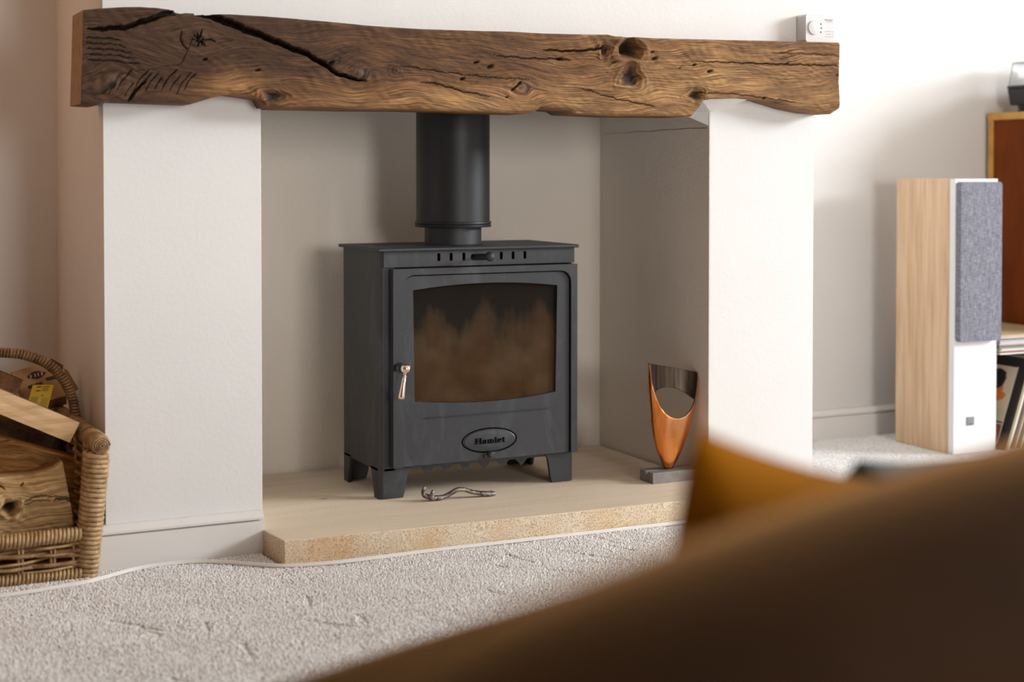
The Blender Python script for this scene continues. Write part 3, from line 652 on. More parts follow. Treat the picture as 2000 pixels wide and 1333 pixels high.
# flue
FL = thing('flue_pipe', (1.440, 3.33, .63), 'black round flue pipe rising from the stove top behind the beam', 'flue pipe')
bm = bmesh.new(); lathe(bm, [(.0005, .6302), (.0690, .6302), (.0690, .690), (.0005, .690)], (1.440, 3.33, 0), 64)
f1 = bmesh_obj('collar', bm, M['stove'], smooth=True, bevel=.001)
bm = bmesh.new(); lathe(bm, [(.070, .672), (.0925, .672), (.0935, .6745), (.0915, .678), (.0935, .6815), (.0925, .6850), (.0885, .686), (.070, .686)], (1.440, 3.33, 0), 64)
f2 = bmesh_obj('locking_band', bm, M['flue'], smooth=True, bevel=.0004)
bm = bmesh.new(); lathe(bm, [(.0002, .684), (.0893, .684), (.0893, 1.6), (.0002, 1.6)], (1.440, 3.33, 0), 96)
f3 = bmesh_obj('pipe', bm, M['flue'], smooth=True, bevel=.0005)
adopt(FL, f1, f2, f3)
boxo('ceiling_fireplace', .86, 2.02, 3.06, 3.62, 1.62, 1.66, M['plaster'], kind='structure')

# ------------------------------------------------------------------ door tool on the hearth
bm = bmesh.new()
path = smooth_path([(1.454, 3.120, .0592), (1.430, 3.124, .0605), (1.403, 3.127, .0655), (1.378, 3.130, .0735), (1.362, 3.131, .0738), (1.346, 3.132, .066), (1.330, 3.133, .0600), (1.312, 3.134, .0590)], 6)
tube(bm, path, [.0060]*2+[.0078]*6+[.0066]*(len(path)-14)+[.0078]*6, 12, rz=.8)
for y0, zt, x0, xt in ((3.124, .0795, 1.314, 1.3005), (3.146, .0850, 1.312, 1.289)):
    p = smooth_path([(x0, 3.134, .0595), (x0-.010, (3.134+y0)/2, .0605), (xt-.003, y0, .068), (xt+.001, y0+.001, zt)], 5)
    tube(bm, p, [.0062, .006, .0058, .0055, .0055, .0056, .0058, .0058, .0057, .0055, .005, .0047, .0045, .0042, .0038, .003][:len(p)], 10)
tag(bmesh_obj('stove_tool', bm, M['iron'], smooth=True), 'bent forged iron stove tool with forked end lying on the hearth', 'fire tool')

# ------------------------------------------------------------------ sculpture
SCU = thing('copper_sculpture', (1.925, 3.105, .053), 'burnished copper lens shaped sculpture on a grey slotted block', 'sculpture')
bm = bmesh.new()
box(bm, 1.852, 2.005, 3.074, 3.099, .053, .0795); box(bm, 1.852, 2.005, 3.107, 3.136, .053, .0795); box(bm, 1.8535, 2.0035, 3.095, 3.11, .053, .068)
sb = bmesh_obj('stone_base', bm, M['slate'], bevel=.0015)
AX = np.array([(.083, .012), (.10, .022), (.13, .0370), (.161, .0475), (.20, .0575), (.24, .0640), (.28, .0680), (.31, .0690), (.35, .0690)])
def aw(z): return float(np.interp(z, AX[:,0], AX[:,1]))
def cxs(z): return 1.9135+.012*min(1, max(0, (z-.08)/.16))
bm = bmesh.new()
def shell(front):
    nu_, nv_ = 44, 30; rows = []
    for i in range(nu_+1):
        ph = -PI/2+PI*i/nu_; s = math.sin(ph)
        rim = .3268-.0140*s
        if front: lo, hi = .0815, float(np.interp(abs(s), [0, .2, .4, .6, .75, .86, .92, .96, 1], [.207, .208, .2125, .222, .236, .256, .275, .295, rim]))
        else: lo, hi = .2755-.030*s*s, rim
        col = []
        for j in range(nv_+1):
            z = lo+(hi-lo)*j/nv_; a = aw(z); y = 3.103+(-1 if front else 1)*a*.50*math.cos(ph)
            col.append(bm.verts.new((cxs(z)+a*s, y, z)))
        rows.append(col)
    for a, b in zip(rows, rows[1:]):
        for j in range(nv_): bm.faces.new((a[j], b[j], b[j+1], a[j+1]) if front else (a[j], a[j+1], b[j+1], b[j]))
    if not front:
        rows2 = []
        for i in range(nu_+1):
            ph = -PI/2+PI*i/nu_; s = math.sin(ph); lo, hi = .0815, .170+.035*abs(s)**2
            rows2.append([bm.verts.new((cxs(lo+(hi-lo)*j/nv_)+aw(lo+(hi-lo)*j/nv_)*s, 3.103+aw(lo+(hi-lo)*j/nv_)*.5*math.cos(ph), lo+(hi-lo)*j/nv_)) for j in range(nv_+1)])
        for a, b in zip(rows2, rows2[1:]):
            for j in range(nv_): bm.faces.new((a[j], a[j+1], b[j+1], b[j]))
shell(True); shell(False)
bmesh.ops.remove_doubles(bm, verts=bm.verts, dist=1e-5)
me = bpy.data.meshes.new('copper_shell'); bm.to_mesh(me); bm.free()
cs = link('copper_shell', me, [M['copper'], M['bronze']], smooth=True)
sd = cs.modifiers.new('solid', 'SOLIDIFY'); sd.thickness = .0032; sd.offset = -1; sd.material_offset = 1; sd.material_offset_rim = 1
adopt(SCU, sb, cs)

# ------------------------------------------------------------------ cord
pts = [(.20, 2.93, .0045), (.35, 2.925, .0045), (.4828, 2.9485, .0045), (.5303, 2.968, .0045), (.6062, 3.008, .0045), (.6622, 3.018, .0045), (.7214, 3.012, .0045), (.7762, 2.984, .0045), (.8258, 2.9414, .0045), (.8809, 2.9010, .0045), (.9638, 2.8830, .0045), (1.051, 2.8800, .0045), (1.2027, 2.886, .0045), (1.378, 2.8835, .0045), (1.6, 2.8785, .0045), (1.8365, 2.8735, .0045), (2.04, 2.872, .0045), (2.075, 2.95, .0045), (2.085, 3.02, .0045)]
pts = [(a, b, .0085) for a, b, c in pts]
bm = bmesh.new(); P = smooth_path(pts, 10)
tube(bm, P, .0037, 8)
Q = [p+Vector((0, -.0055, -.001)) for p in P]; tube(bm, Q, .0026, 8)
tag(bmesh_obj('power_cord', bm, M['cordplastic'], smooth=True), 'white twin cord running over the carpet along the hearth edge', 'cord')

# ------------------------------------------------------------------ alarm on the beam
AL = thing('carbon_monoxide_alarm', (2.297, 3.035, 1.126), 'white alarm box with round sounder standing on the right beam end', 'alarm')
bm = bmesh.new(); plate(bm, rrect(2.2530, 2.3415, 1.1262, 1.1955, .007, 6), [], 3.016, 3.053)
a1 = bmesh_obj('case', bm, M['whiteplastic'], bevel=.004, seg=3)
bm = bmesh.new(); prof = [(.0175, 0), (.0175, .003), (.0160, .0042), (.0145, .003), (.0140, .0032), (.009, .0040), (.0005, .0043)]
lathe(bm, [(r, -h) for r, h in prof], (2.2765, 3.016, 1.1622), 40, 'y'); a2 = bmesh_obj('sounder_dome', bm, M['whiteplastic'], smooth=True)
lk_ = []
for dz, dx in ((.010, 0), (0, .0018), (-.010, 0)):
    bm = bmesh.new(); lathe(bm, [(.0019, .0005), (.0019, -.0007), (.0003, -.001)], (2.2985+dx, 3.016, 1.1622+dz), 14, 'y'); lk_.append(bmesh_obj('indicator_light', bm, M['blackink']))
tm = text_mesh('FireAngel', .0062, .0002, .3, 0); tm.transform(Matrix.Translation((2.3215, 3.0158, 1.1830)) @ Matrix.Rotation(PI/2, 4, 'X')); a3 = link('lettering', tm, M['greyink'])
bm = bmesh.new()
for k, (x0, x1, z) in enumerate(((2.314, 2.335, 1.1775), (2.311, 2.332, 1.1545), (2.314, 2.332, 1.1480), (2.311, 2.332, 1.1415))): box(bm, x0, x1, 3.0156, 3.017, z-.0004, z+.0004)
for z in (1.1545, 1.148, 1.1415): lathe(bm, [(.0011, .001), (.0011, -.0003)], (2.3355, 3.0158, z), 10, 'y')
a4 = bmesh_obj('printed_lines', bm, M['greyink'], kind='stuff')
adopt(AL, a1, a2, a3, a4, *lk_)

# ------------------------------------------------------------------ loudspeaker
SP = thing('floor_speaker', (3.0, 3.36, 0), 'slim floor standing speaker with pale oak sides and white front', 'speaker')
s1 = boxo('cabinet', 2.937, 3.094, 3.262, 3.487, .006, .7856, M['sonoma'], bevel=.001)
s2 = boxo('front_panel', 2.9365, 3.0945, 3.240, 3.2615, .006, .7862, M['whitepanel'], bevel=.0015); s2['label'] = 'white lacquered front panel'
bm = bmesh.new(); plate(bm, rrect(2.9400, 3.0915, .327, .7775, .010, 6), [], 3.219, 3.2395)
s3 = bmesh_obj('grille', bm, M['grille'], bevel=.004, seg=3); s3['label'] = 'blue grey woven fabric grille'
s4 = boxo('badge', 2.984, 3.010, 3.237, 3.2405, .087, .111, M['badge'], bevel=.0006); s4['label'] = 'small square grey metal badge'
tm = text_mesh('DALI', .0045, .0002, 0, 0); tm.transform(Matrix.Translation((2.998, 3.2368, .0905)) @ Matrix.Rotation(PI/2, 4, 'X')); s5 = link('lettering', tm, M['blackink'])
s6 = boxo('base', 2.95, 3.08, 3.255, 3.475, 0, .0065, M['black'])
adopt(SP, s1, s2, s3, s4, s6); sub(s4, s5)

# ------------------------------------------------------------------ cabinet, turntable, records
CB = thing('teak_cabinet', (3.8, 3.40, 0), 'dark red brown wooden cabinet with golden edging behind the speaker', 'cabinet')
c1 = boxo('carcass', 3.404, 4.30, 3.19, 3.601, .02, .970, M['teak'])
bm = bmesh.new(); box(bm, 3.398, 4.306, 3.184, 3.606, .969, .9915); c2 = bmesh_obj('top_board', bm, M['teakedge'], bevel=.001)
c3 = boxo('edge_strip', 3.400, 3.416, 3.5835, 3.605, .02, .969, M['teakedge'], bevel=.001)
c4 = boxo('edge_strip', 3.400, 3.416, 3.185, 3.206, .02, .969, M['teakedge'], bevel=.001)
c5 = boxo('plinth', 3.43, 4.28, 3.22, 3.58, 0, .02, M['black'])
bm = bmesh.new(); lathe(bm, [(.003, -.0008), (.003, .001)], (0, 0, 0), 14); bm.transform(Matrix.Translation((3.400, 3.5945, .955)) @ Matrix.Rotation(PI/2, 4, 'Y')); c6 = bmesh_obj('screw', bm, M['iron'])
adopt(CB, c1, c2, c3, c4, c5, c6)
TT = thing('turntable', (3.65, 3.40, .9915), 'black turntable with clear lid on top of the teak cabinet', 'turntable')
bm = bmesh.new()
def frus(bm, x0, x1, y0, y1, z0, z1, t0): hexa(bm, [(x0+t0, y0+t0, z0), (x1-t0, y0+t0, z0), (x1-t0, y1-t0, z0), (x0+t0, y1-t0, z0), (x0, y0, z1), (x1, y0, z1), (x1, y1, z1), (x0, y1, z1)])
frus(bm, 3.430, 3.86, 3.215, 3.556, 1.0145, 1.066, .006); box(bm, 3.429, 3.861, 3.214, 3.557, 1.066, 1.0765)
t1 = bmesh_obj('plinth', bm, M['black'], bevel=.004)
tf = []
for x in (3.465, 3.83):
    for y in (3.245, 3.518):
        bm = bmesh.new(); lathe(bm, [(.017, .9915), (.019, .994), (.019, 1.000), (.014, 1.0015), (.014, 1.004), (.018, 1.0055), (.018, 1.0155)], (x, y, 0), 24); tf.append(bmesh_obj('foot', bm, M['black']))
bm = bmesh.new(); lathe(bm, [(.15, 1.0765), (.15, 1.090), (.147, 1.092), (.005, 1.092)], (3.63, 3.385, 0), 64); t2 = bmesh_obj('platter', bm, M['felt'], bevel=.001)
bm = bmesh.new(); lathe(bm, [(.014, 1.0765), (.014, 1.112), (.009, 1.116), (.0005, 1.116)], (3.495, 3.50, 0), 24); box(bm, 3.48, 3.51, 3.49, 3.512, 1.096, 1.109); t3 = bmesh_obj('tonearm_base', bm, M['felt'], bevel=.001)
bm = bmesh.new(); n0 = .0035
frus(bm, 3.444, 3.846, 3.23, 3.545, 1.0768, 1.147, -.009)
me = bpy.data.meshes.new('lid'); bmesh.ops.delete(bm, geom=[f for f in bm.faces if all(v.co.z < 1.08 for v in f.verts)], context='FACES_ONLY'); bm.to_mesh(me); bm.free()
t4 = link('lid', me, M['acrylic']); md = t4.modifiers.new('solid', 'SOLIDIFY'); md.thickness = .003
bm = bmesh.new(); 
for a, b in (((3.444, 3.23), (3.846, 3.23)), ((3.444, 3.545), (3.846, 3.545)), ((3.444, 3.23), (3.444, 3.545)), ((3.846, 3.23), (3.846, 3.545))): tube(bm, [(a[0], a[1], 1.147), (b[0], b[1], 1.147)], .0016, 6)
for x, xd in ((3.444, 3.436), (3.846, 3.854)):
    for y, yd in ((3.23, 3.222), (3.545, 3.553)): tube(bm, [(x, y, 1.147), (xd, yd, 1.078)], .0014, 6)
t5 = bmesh_obj('lid_edge', bm, plain('grey_acrylic_edge', (.30, .29, .29), .3)); adopt(TT, t1, t2, t3, t4, *tf); sub(t4, t5)
# records: leaning row and flat stack between speaker and cabinet
lean = math.radians(20)
cols = ['sl_black', 'sl_yellow', 'sl_white', 'sl_grey', 'sl_tan', 'sl_black', 'sl_cream', 'sl_pink', 'sl_black', 'sl_white', 'sl_green', 'sl_red', 'sl_cream', 'sl_grey']
names = {'sl_black': 'black', 'sl_yellow': 'pale yellow', 'sl_white': 'white', 'sl_grey': 'grey', 'sl_tan': 'tan', 'sl_cream': 'cream', 'sl_pink': 'dusty pink', 'sl_green': 'dark green', 'sl_red': 'dark red', 'sl_lilac': 'lilac', 'sl_orange': 'orange'}
ordw = ['first', 'second', 'third', 'fourth', 'fifth', 'sixth', 'seventh', 'eighth', 'ninth', 'tenth', 'eleventh', 'twelfth', 'thirteenth', 'fourteenth']
def sleeve_box(name, x0, thk, y0, y1, m):
    bm = bmesh.new(); box(bm, 0, thk, y0, y1, 0, .281); return bmesh_obj(name, bm, m, bevel=.0006)
xx = 3.108
for k, c in enumerate(cols[:11]):
    thk = [.005, .004, .007, .004, .005, .004, .006, .004, .005, .004, .006][k]
    y0 = 3.222+[0, .004, .002, .010, .003, .012, .006, .004, .01, .006, .005][k]; y1 = y0+.285
    rec = sleeve_box('record_sleeve', 0, thk, y0, y1, M[c])
    rec.location = (xx, 0, .0010+thk*math.sin(lean)); rec.rotation_euler = (0, lean, 0)
    lab = '%s record sleeve leaning on the floor, %s from the speaker' % (names[c], ordw[k])
    if k == 0: lab = 'black record sleeve with a pale portrait picture leaning beside the speaker'
    tag(rec, lab, 'record', 'record sleeves leaning beside the cabinet')
    if k == 0:
        bm = bmesh.new(); box(bm, -.0004, .001, y0+.036, y1-.03, .086, .250); q = bmesh_obj('cover_picture', bm, M['sl_cream'], rec)
        q['label'] = 'cream cover picture of a dark haired person'
        bm = bmesh.new()
        def blob(cy, cz, ry, rz, dx, n=20, wob=.12, mi=0):
            A = [(cy+ry*math.cos(a)*(1+wob*math.sin(3*a+1)), cz+rz*math.sin(a)*(1+wob*math.cos(4*a))) for a in np.linspace(0, 2*PI, n, endpoint=False)]
            n0 = len(bm.faces); prism(bm, A, -.0004-dx, -.0002, 'x')
            bm.faces.ensure_lookup_table()
            for f in bm.faces[n0:]: f.material_index = mi
        blob(y0+.125, .175, .06, .028, .0006, mi=0); blob(y0+.155, .150, .03, .036, .0004, mi=0); blob(y0+.10, .160, .05, .017, .0009, mi=0)
        blob(y0+.12, .205, .055, .030, .0012, mi=1); blob(y0+.10, .222, .03, .016, .0014, mi=1); blob(y0+.165, .118, .028, .014, .0010, mi=1)
        q2 = bmesh_obj('cover_figure', bm, [M['sl_orange'], M['sl_black']], rec)
        bm = bmesh.new(); box(bm, -.0004, .001, y0+.036, y1-.03, .020, .078); q3 = bmesh_obj('lower_picture', bm, M['sl_red'], rec)
        bm = bmesh.new(); box(bm, -.0008, .001, y0+.034, y0+.0365, .018, .252); box(bm, -.0008, .001, y0+.034, y1-.03, .078, .081); q4 = bmesh_obj('cover_border_line', bm, M['sl_white'], rec)
    xx += (thk+[.003, .0015, .004, .010, .003, .012, .012, .014, .012, .012, .012][k])/math.cos(lean)
stack = ['sl_white', 'sl_red', 'sl_white', 'sl_cream', 'sl_green', 'sl_grey', 'sl_pink', 'sl_white', 'sl_lilac', 'sl_grey', 'sl_cream', 'sl_tan']
z = .282
pos = ['at the bottom of the flat stack', 'second from bottom of the flat stack', 'third from bottom of the flat stack', 'fourth from bottom of the flat stack', 'fifth from bottom of the flat stack', 'sixth from bottom of the flat stack', 'sixth from the top of the flat stack', 'fifth from the top of the flat stack', 'fourth from the top of the flat stack', 'third from the top of the flat stack', 'second from the top of the flat stack', 'on top of the flat stack']
for k, c in enumerate(stack):
    thk = [.004, .005, .003, .004, .005, .004, .005, .004, .005, .004, .003, .005][k]; d = rng.uniform(-.004, .004); e = rng.uniform(-.006, .006)
    o = boxo('record_sleeve', 3.102+d, 3.392+d, 3.236+e, 3.528+e, z, z+thk, M[c], bevel=.0006); z += thk+.0003
    tag(o, '%s record sleeve lying flat, %s' % (names[c], pos[k]), 'record', 'record sleeves stacked flat beside the cabinet')

# ------------------------------------------------------------------ log basket
BK = thing('log_basket', (.28, 3.2, 0), 'woven cane log basket with arched handle in the left alcove', 'basket')
bk = []
def coil(name, path, rc, rs, pitch, n=10, ns=6):
    P = smooth_path(path, 10); L = [0]
    for a, b in zip(P, P[1:]): L.append(L[-1]+(b-a).length)
    tot = L[-1]; turns = tot/pitch; N = int(turns*n); pts = []
    up = None; La = np.array(L); Pa = np.array([tuple(p) for p in P])
    for i in range(N+1):
        s = tot*i/N; c = Vector([np.interp(s, La, Pa[:,k]) for k in range(3)])
        c2 = Vector([np.interp(min(tot, s+.002), La, Pa[:,k]) for k in range(3)]); c1 = Vector([np.interp(max(0, s-.002), La, Pa[:,k]) for k in range(3)])
        tdir = (c2-c1).normalized()
        if up is None: up = Vector((0, -1, 0)) if abs(tdir.y) < .8 else Vector((0, 0, 1))
        sd_ = tdir.cross(up).normalized(); u = sd_.cross(tdir).normalized(); up = u
        a = 2*PI*i/n; rr_ = (rc(s/tot) if callable(rc) else rc)*(1+.03*math.sin(i*.37)); pts.append(c+(sd_*math.cos(a)+u*math.sin(a))*rr_)
    bm = bmesh.new(); tube(bm, pts, rs, ns); 
    tube(bm, P, rc(.5)*.93 if callable(rc) else rc*.93, 8)
    return bmesh_obj(name, bm, M['cane'], smooth=True)
FY = 3.005
def side_posts(mir):
    X = (lambda x: x) if not mir else (lambda x: .56-x)
    bk.append(coil('corner_post', [(X(.5125), FY+.012, .006), (X(.5165), FY+.008, .06), (X(.520), FY+.003, .11), (X(.524), FY-.001, .16), (X(.5285), FY-.003, .21), (X(.5305), FY-.004, .250)], lambda s: .0195+.003*s, .0052, .0095))
    bk.append(coil('side_rim', [(X(.535), 2.985, .2665), (X(.537), 3.03, .268), (X(.530), 3.10, .270), (X(.520), 3.22, .276), (X(.512), 3.34, .278), (X(.505), 3.42, .278)], .0155, .0046, .0088))
    bk.append(coil('rear_post', [(X(.500), 3.42, .006), (X(.505), 3.42, .27)], .015, .0040, .0078))
    for k in range(24):
        z = .030+k*.0098; bm = bmesh.new()
        P = [(X(.508+.004*z+.006*math.sin(i*PI/2+PI*k)+.016*(z/.25)), 3.02+i*.040, z+rng.uniform(-.001, .001)) for i in range(11)]
        tube(bm, smooth_path(P, 3), .0046, 6); bk.append(bmesh_obj('willow_strand', bm, M['cane'], smooth=True))
    for i in range(4):
        bm = bmesh.new(); tube(bm, [(X(.508), 3.06+.1*i, .02), (X(.520), 3.06+.1*i, .268)], .0045, 6); bk.append(bmesh_obj('stake', bm, M['cane'], smooth=True))
side_posts(False); side_posts(True)
# spiral end of the front rim
bm = bmesh.new(); sp = []
for i in range(60):
    a = i*.42; r = .0175*(1-i/62); sp.append((.5355+r*math.cos(a), 2.9805-.0055*(i/60), .2655+r*1.0*math.sin(a)))
tube(bm, sp, .0023, 6); lathe(bm, [(.0005, -.004), (.012, -.0015), (.019, .003), (.019, .012), (.0005, .012)], (.5355, 2.981, .2655), 20, 'y'); bk.append(bmesh_obj('rim_end_spiral', bm, M['cane'], smooth=True))
bk.append(coil('front_rim', [(.045, FY-.006, .0925), (.20, FY-.006, .0915), (.35, FY-.006, .0905), (.50, FY-.006, .0925)], .0108, .0042, .0076))
bk.append(coil('base_rim', [(.045, FY-.003, .0135), (.20, FY-.003, .0125), (.35, FY-.003, .0125), (.500, FY-.003, .0130)], .0085, .0040, .0076))
bk.append(coil('rear_rim', [(.055, 3.425, .278), (.28, 3.425, .278), (.505, 3.425, .278)], .0125, .0036, .0066))
# front weave
for k in range(8):
    z = .0245+k*.0073; bm = bmesh.new(); ph = PI*k
    P = [(.04+i*.036, FY-.002+.0075*math.sin(i*PI/2*.98+ph), z+.0035*math.sin(i*.61+k*2.1)+rng.uniform(-.0008, .0008)) for i in range(14)]
    tube(bm, smooth_path(P, 5), .0037+.0008*((k*7) % 3-1), 7); bk.append(bmesh_obj('willow_strand', bm, M['cane'], smooth=True))
for x in (.10, .109, .205, .214, .318, .327, .3815, .3885, .4420, .4490, .485):
    bm = bmesh.new(); tube(bm, [(x, FY, .010), (x+.001, FY, .095)], .0033, 7); bk.append(bmesh_obj('stake', bm, M['cane'], smooth=True))
for k in range(20):
    z = .03+k*.0122; bm = bmesh.new(); P = [(.055+i*.045, 3.425+.006*math.sin(i*PI/2+PI*k), z) for i in range(11)]
    tube(bm, smooth_path(P, 2), .0055, 6); bk.append(bmesh_obj('willow_strand', bm, M['cane'], smooth=True))
bk.append(boxo('basket_floor', .05, .51, 3.02, 3.415, .008, .016, M['cane']))
hp = [(.5375, .262), (.530, .280), (.5265, .296), (.5225, .322), (.512, .352), (.496, .3775), (.476, .399), (.452, .4140), (.418, .4265), (.376, .4320), (.28, .436)]
hp = hp+[(.56-x, z) for x, z in hp[-2::-1]]
bk.append(coil('arched_handle', [(x, 3.22, z) for x, z in hp], .0080, .0034, .0066))
adopt(BK, *bk)

# logs
def rotx(axis_pt, deg):
    a = math.radians(deg); c, s = math.cos(a), math.sin(a)
    def f(v):
        x = v[:,0]-axis_pt[0]; z = v[:,2]-axis_pt[1]
        return np.stack([axis_pt[0]+x*c-z*s, v[:,1], axis_pt[1]+x*s+z*c], -1)
    return f
G_ = 'firewood in the basket'
lg = relief('split_log', [(.10, .213), (.355, .2095), (.413, .2075), (.440, .212), (.456, .217), (.472, .2285)], [(.10, .050), (.30, .045), (.502, .045)], 3.040, 3.100, [M['log'], M['logpale']], 220, 80,
    [(.373, .146, .013, .012, .028, 'hollow'), (.34, .168, .03, .02, .004, 'knot')], [([(.40, .158), (.43, .166), (.46, .162), (.495, .152)], .0016, .0012, .006, .75), ([(.395, .150), (.42, .155), (.45, .156)], .0016, .001, .006, .7), ([(.455, .158), (.475, .154), (.495, .148)], .002, .001, .006, .9), ([(.392, .188), (.397, .195)], .0015, .0015, .006, .9), ([(.345, .197), (.362, .185)], .002, .001, .006, .8)], [],
    lambda X, Z, V: .55+.25*np.sin(Z*90)*.3+.22*np.exp(-((Z-.14)/.02)**2), rough=.006, round_=.006, lump=.012, seed=11)
tag(lg, 'knotty golden split log with a dark knot hole, lowest in front', 'log', G_)
lm = relief('split_log', [(.10, .080), (.55, .080)], [(.10, -.020), (.55, -.055)], 3.140, 3.215, [M['log'], M['logpale']], 160, 60, [], [([(.1, .03), (.3, .026), (.54, .02)], .001, .001, .003, .4)], [],
    lambda X, Z, V: .16, rough=.006, round_=.005, lump=.008, seed=21, xf=lambda v: rotx((0, 0), -20)(v)+np.array([.0, 0, .315]), tilt=.3)
tag(lm, 'broad pinkish brown split log sloping down behind the knotty one', 'log', G_)
def stick(name, p0, p1, w, d, mats, label, seed, n=24):
    """quarter-split log between two points: w high, d deep"""
    p0, p1 = Vector(p0), Vector(p1); ax = (p1-p0).normalized(); yy = Vector((0, 1, 0)); yy = (yy-ax*yy.dot(ax)).normalized(); up = yy.cross(ax).normalized()
    if up.z < 0: up = -up
    r = random.Random(seed); bm = bmesh.new(); rings = []
    sec = [(-.5, -.5), (-.5, -.25), (-.5, 0), (-.5, .25), (-.5, .5), (-.2, .52), (.15, .46), (.4, .2), (.5, -.1), (.4, -.4), (.1, -.5), (-.2, -.52)]
    off = [[r.uniform(-.02, .02) for _ in sec] for _ in range(4)]
    for i in range(n+1):
        u = i/n; c = p0.lerp(p1, u); ring = []
        for k, (a, b) in enumerate(sec):
            j = u*3; q = off[int(min(2, j))][k]*(1-(j-int(min(2, j))))+off[int(min(2, j))+1][k]*(j-int(min(2, j)))+r.uniform(-.006, .006)
            ring.append(bm.verts.new(c+yy*(a+q)*d+up*(b+q*.6)*w))
        rings.append(ring)
    m = len(sec)
    for a, b in zip(rings, rings[1:]):
        for k in range(m):
            f = bm.faces.new((a[k], a[(k+1) % m], b[(k+1) % m], b[k])); f.material_index = 0 if (k < 4 or k > 9) else 1
    bm.faces.new(rings[0][::-1]); bm.faces.new(rings[-1])
    o = bmesh_obj(name, bm, mats); tag(o, label, 'log', G_)
    me = o.data; ang = math.degrees(math.atan2(ax.z, ax.x)); return o
def pale(name, ang):
    t = NT(name); v = t.coord((7, 40, 120), rot=(0, math.radians(ang), 0)); f = t.noise(v, 1.0, 6, .62, .4); g = t.noise(t.coord((3, 12, 22), rot=(0, math.radians(ang), 0)), 1.0, 3)
    t.set(Base_Color=t.ramp(t.math('ADD', t.math('MULTIPLY', f, .65), t.math('MULTIPLY', g, .35)), [(.3, (.42, .23, .095)), (.48, (.64, .41, .205)), (.68, (.76, .54, .31))]), Roughness=.75); t.bump(f, .5, .0018); return t.m
stick('split_log', (.14, 3.105, .4630), (.502, 3.105, .2785), .044, .05, [pale('pale_split_a', 27), M['bark']], 'long pale square-cut log lying across the top of the basket', 3)
stick('split_log', (.12, 3.27, .3450), (.500, 3.27, .245), .08, .07, [M['bark'], M['bark']], 'dark bark-covered log lying under the cardboard box', 5)
stick('split_log', (.10, 3.352, .2400), (.490, 3.352, .2420), .10, .075, [M['bark'], M['bark']], 'dark log at the back of the basket below the box', 6)
stick('split_log', (.22, 3.29, .440), (.418, 3.29, .345), .045, .05, [M['redlog'], M['bark']], 'short reddish log left of the cardboard box, partly cut off by the frame', 8)
stick('split_log', (.08, 3.33, .12), (.49, 3.33, .12), .12, .13, [M['bark'], M['bark']], 'bark-covered log deep in the bottom of the basket', 9)

# firelighter box
BXC = thing('cardboard_box', (.47, 3.34, .30), 'open brown cardboard box with black logo resting on the firewood', 'box')
A = Vector((.413, 3.352, .374)); Bv = Vector((.491, 3.352, .391)); Cv = Vector((.522, 3.300, .323)); Dv = A+(Cv-Bv)
ux = (Bv-A); vx = (Dv-A); nrm = ux.cross(vx).normalized()
if nrm.y > 0: nrm = -nrm
th = -nrm*.042
bm = bmesh.new(); hexa(bm, [A, Bv, Cv, Dv, A+th, Bv+th, Cv+th, Dv+th]); cbx = bmesh_obj('carton', bm, M['card'], bevel=.0008)
def onface(u, v, h=.0006): return A+ux*u+vx*v+nrm*h
def face_poly(bm, uv, h0=-.0003, h1=.0006, mi=0):
    a = [bm.verts.new(onface(u, v, h1)) for u, v in uv]; b = [bm.verts.new(onface(u, v, h0)) for u, v in uv]
    n0 = len(bm.faces); bm.faces.new(a); n = len(a)
    for i in range(n): bm.faces.new((a[i], b[i], b[(i+1) % n], a[(i+1) % n]))
    bm.faces.ensure_lookup_table()
    for f in bm.faces[n0:]: f.material_index = mi
ell = lambda cu, cv, ru, rv, n=26, p=1.0: [(cu+ru*math.copysign(abs(math.cos(a))**p, math.cos(a)), cv+rv*math.sin(a)) for a in np.linspace(0, 2*PI, n, endpoint=False)]
bm = bmesh.new(); face_poly(bm, [(.30+.52*i/12, .26-.105*math.sin(PI*i/12)) for i in range(13)]+[(.82-.52*i/12, .26+.105*math.sin(PI*i/12)) for i in range(1, 12)])
lg_ = bmesh_obj('printed_logo', bm, M['blackink'])
bm = bmesh.new()
for k, (u, w) in enumerate(((.38, .06), (.50, .05), (.58, .05), (.67, .07))):
    face_poly(bm, [(u, .31), (u+w*.5, .215), (u+w, .22), (u+w*.6, .30)], 0, .0010)
lg2 = bmesh_obj('logo_letters', bm, M['pink'])
bm = bmesh.new()
for c0, c1 in (((.20, .53), (.60, .51)), ((.72, .44), (1.0, .45))):
    face_poly(bm, [(c0[0]+.02, c0[1]-.045), (c1[0]-.02, c1[1]-.045), (c1[0], c1[1]), (c1[0]-.02, c1[1]+.045), (c0[0]+.02, c0[1]+.045), (c0[0], c0[1])], -.0003, .0007)
lg3 = bmesh_obj('hand_slot', bm, M['blackink'])
tm = text_mesh('SE', .016, .0003, 0, 0)
mt = Matrix.Identity(4); uu = ux.normalized(); ww = (vx-uu*vx.dot(uu)).normalized()
R3 = Matrix((uu, -ww, nrm)).transposed().to_4x4(); tm.transform(Matrix.Translation(onface(.37, .72, .0008)) @ R3 @ Matrix.Rotation(.5, 4, 'Z')); lg4 = link('lettering', tm, M['redink'])
bm = bmesh.new()
def flap(p, q, r, s, t_=.0018):
    p, q, r, s = map(Vector, (p, q, r, s)); n = (q-p).cross(s-p).normalized()*t_; hexa(bm, [p, q, r, s, p+n, q+n, r+n, s+n])
flap((.493, 3.385, .386), (.503, 3.385, .395), (.528, 3.385, .378), (.522, 3.36, .362)); fl1 = bmesh_obj('flap', bm, M['cardin']); bm = bmesh.new()
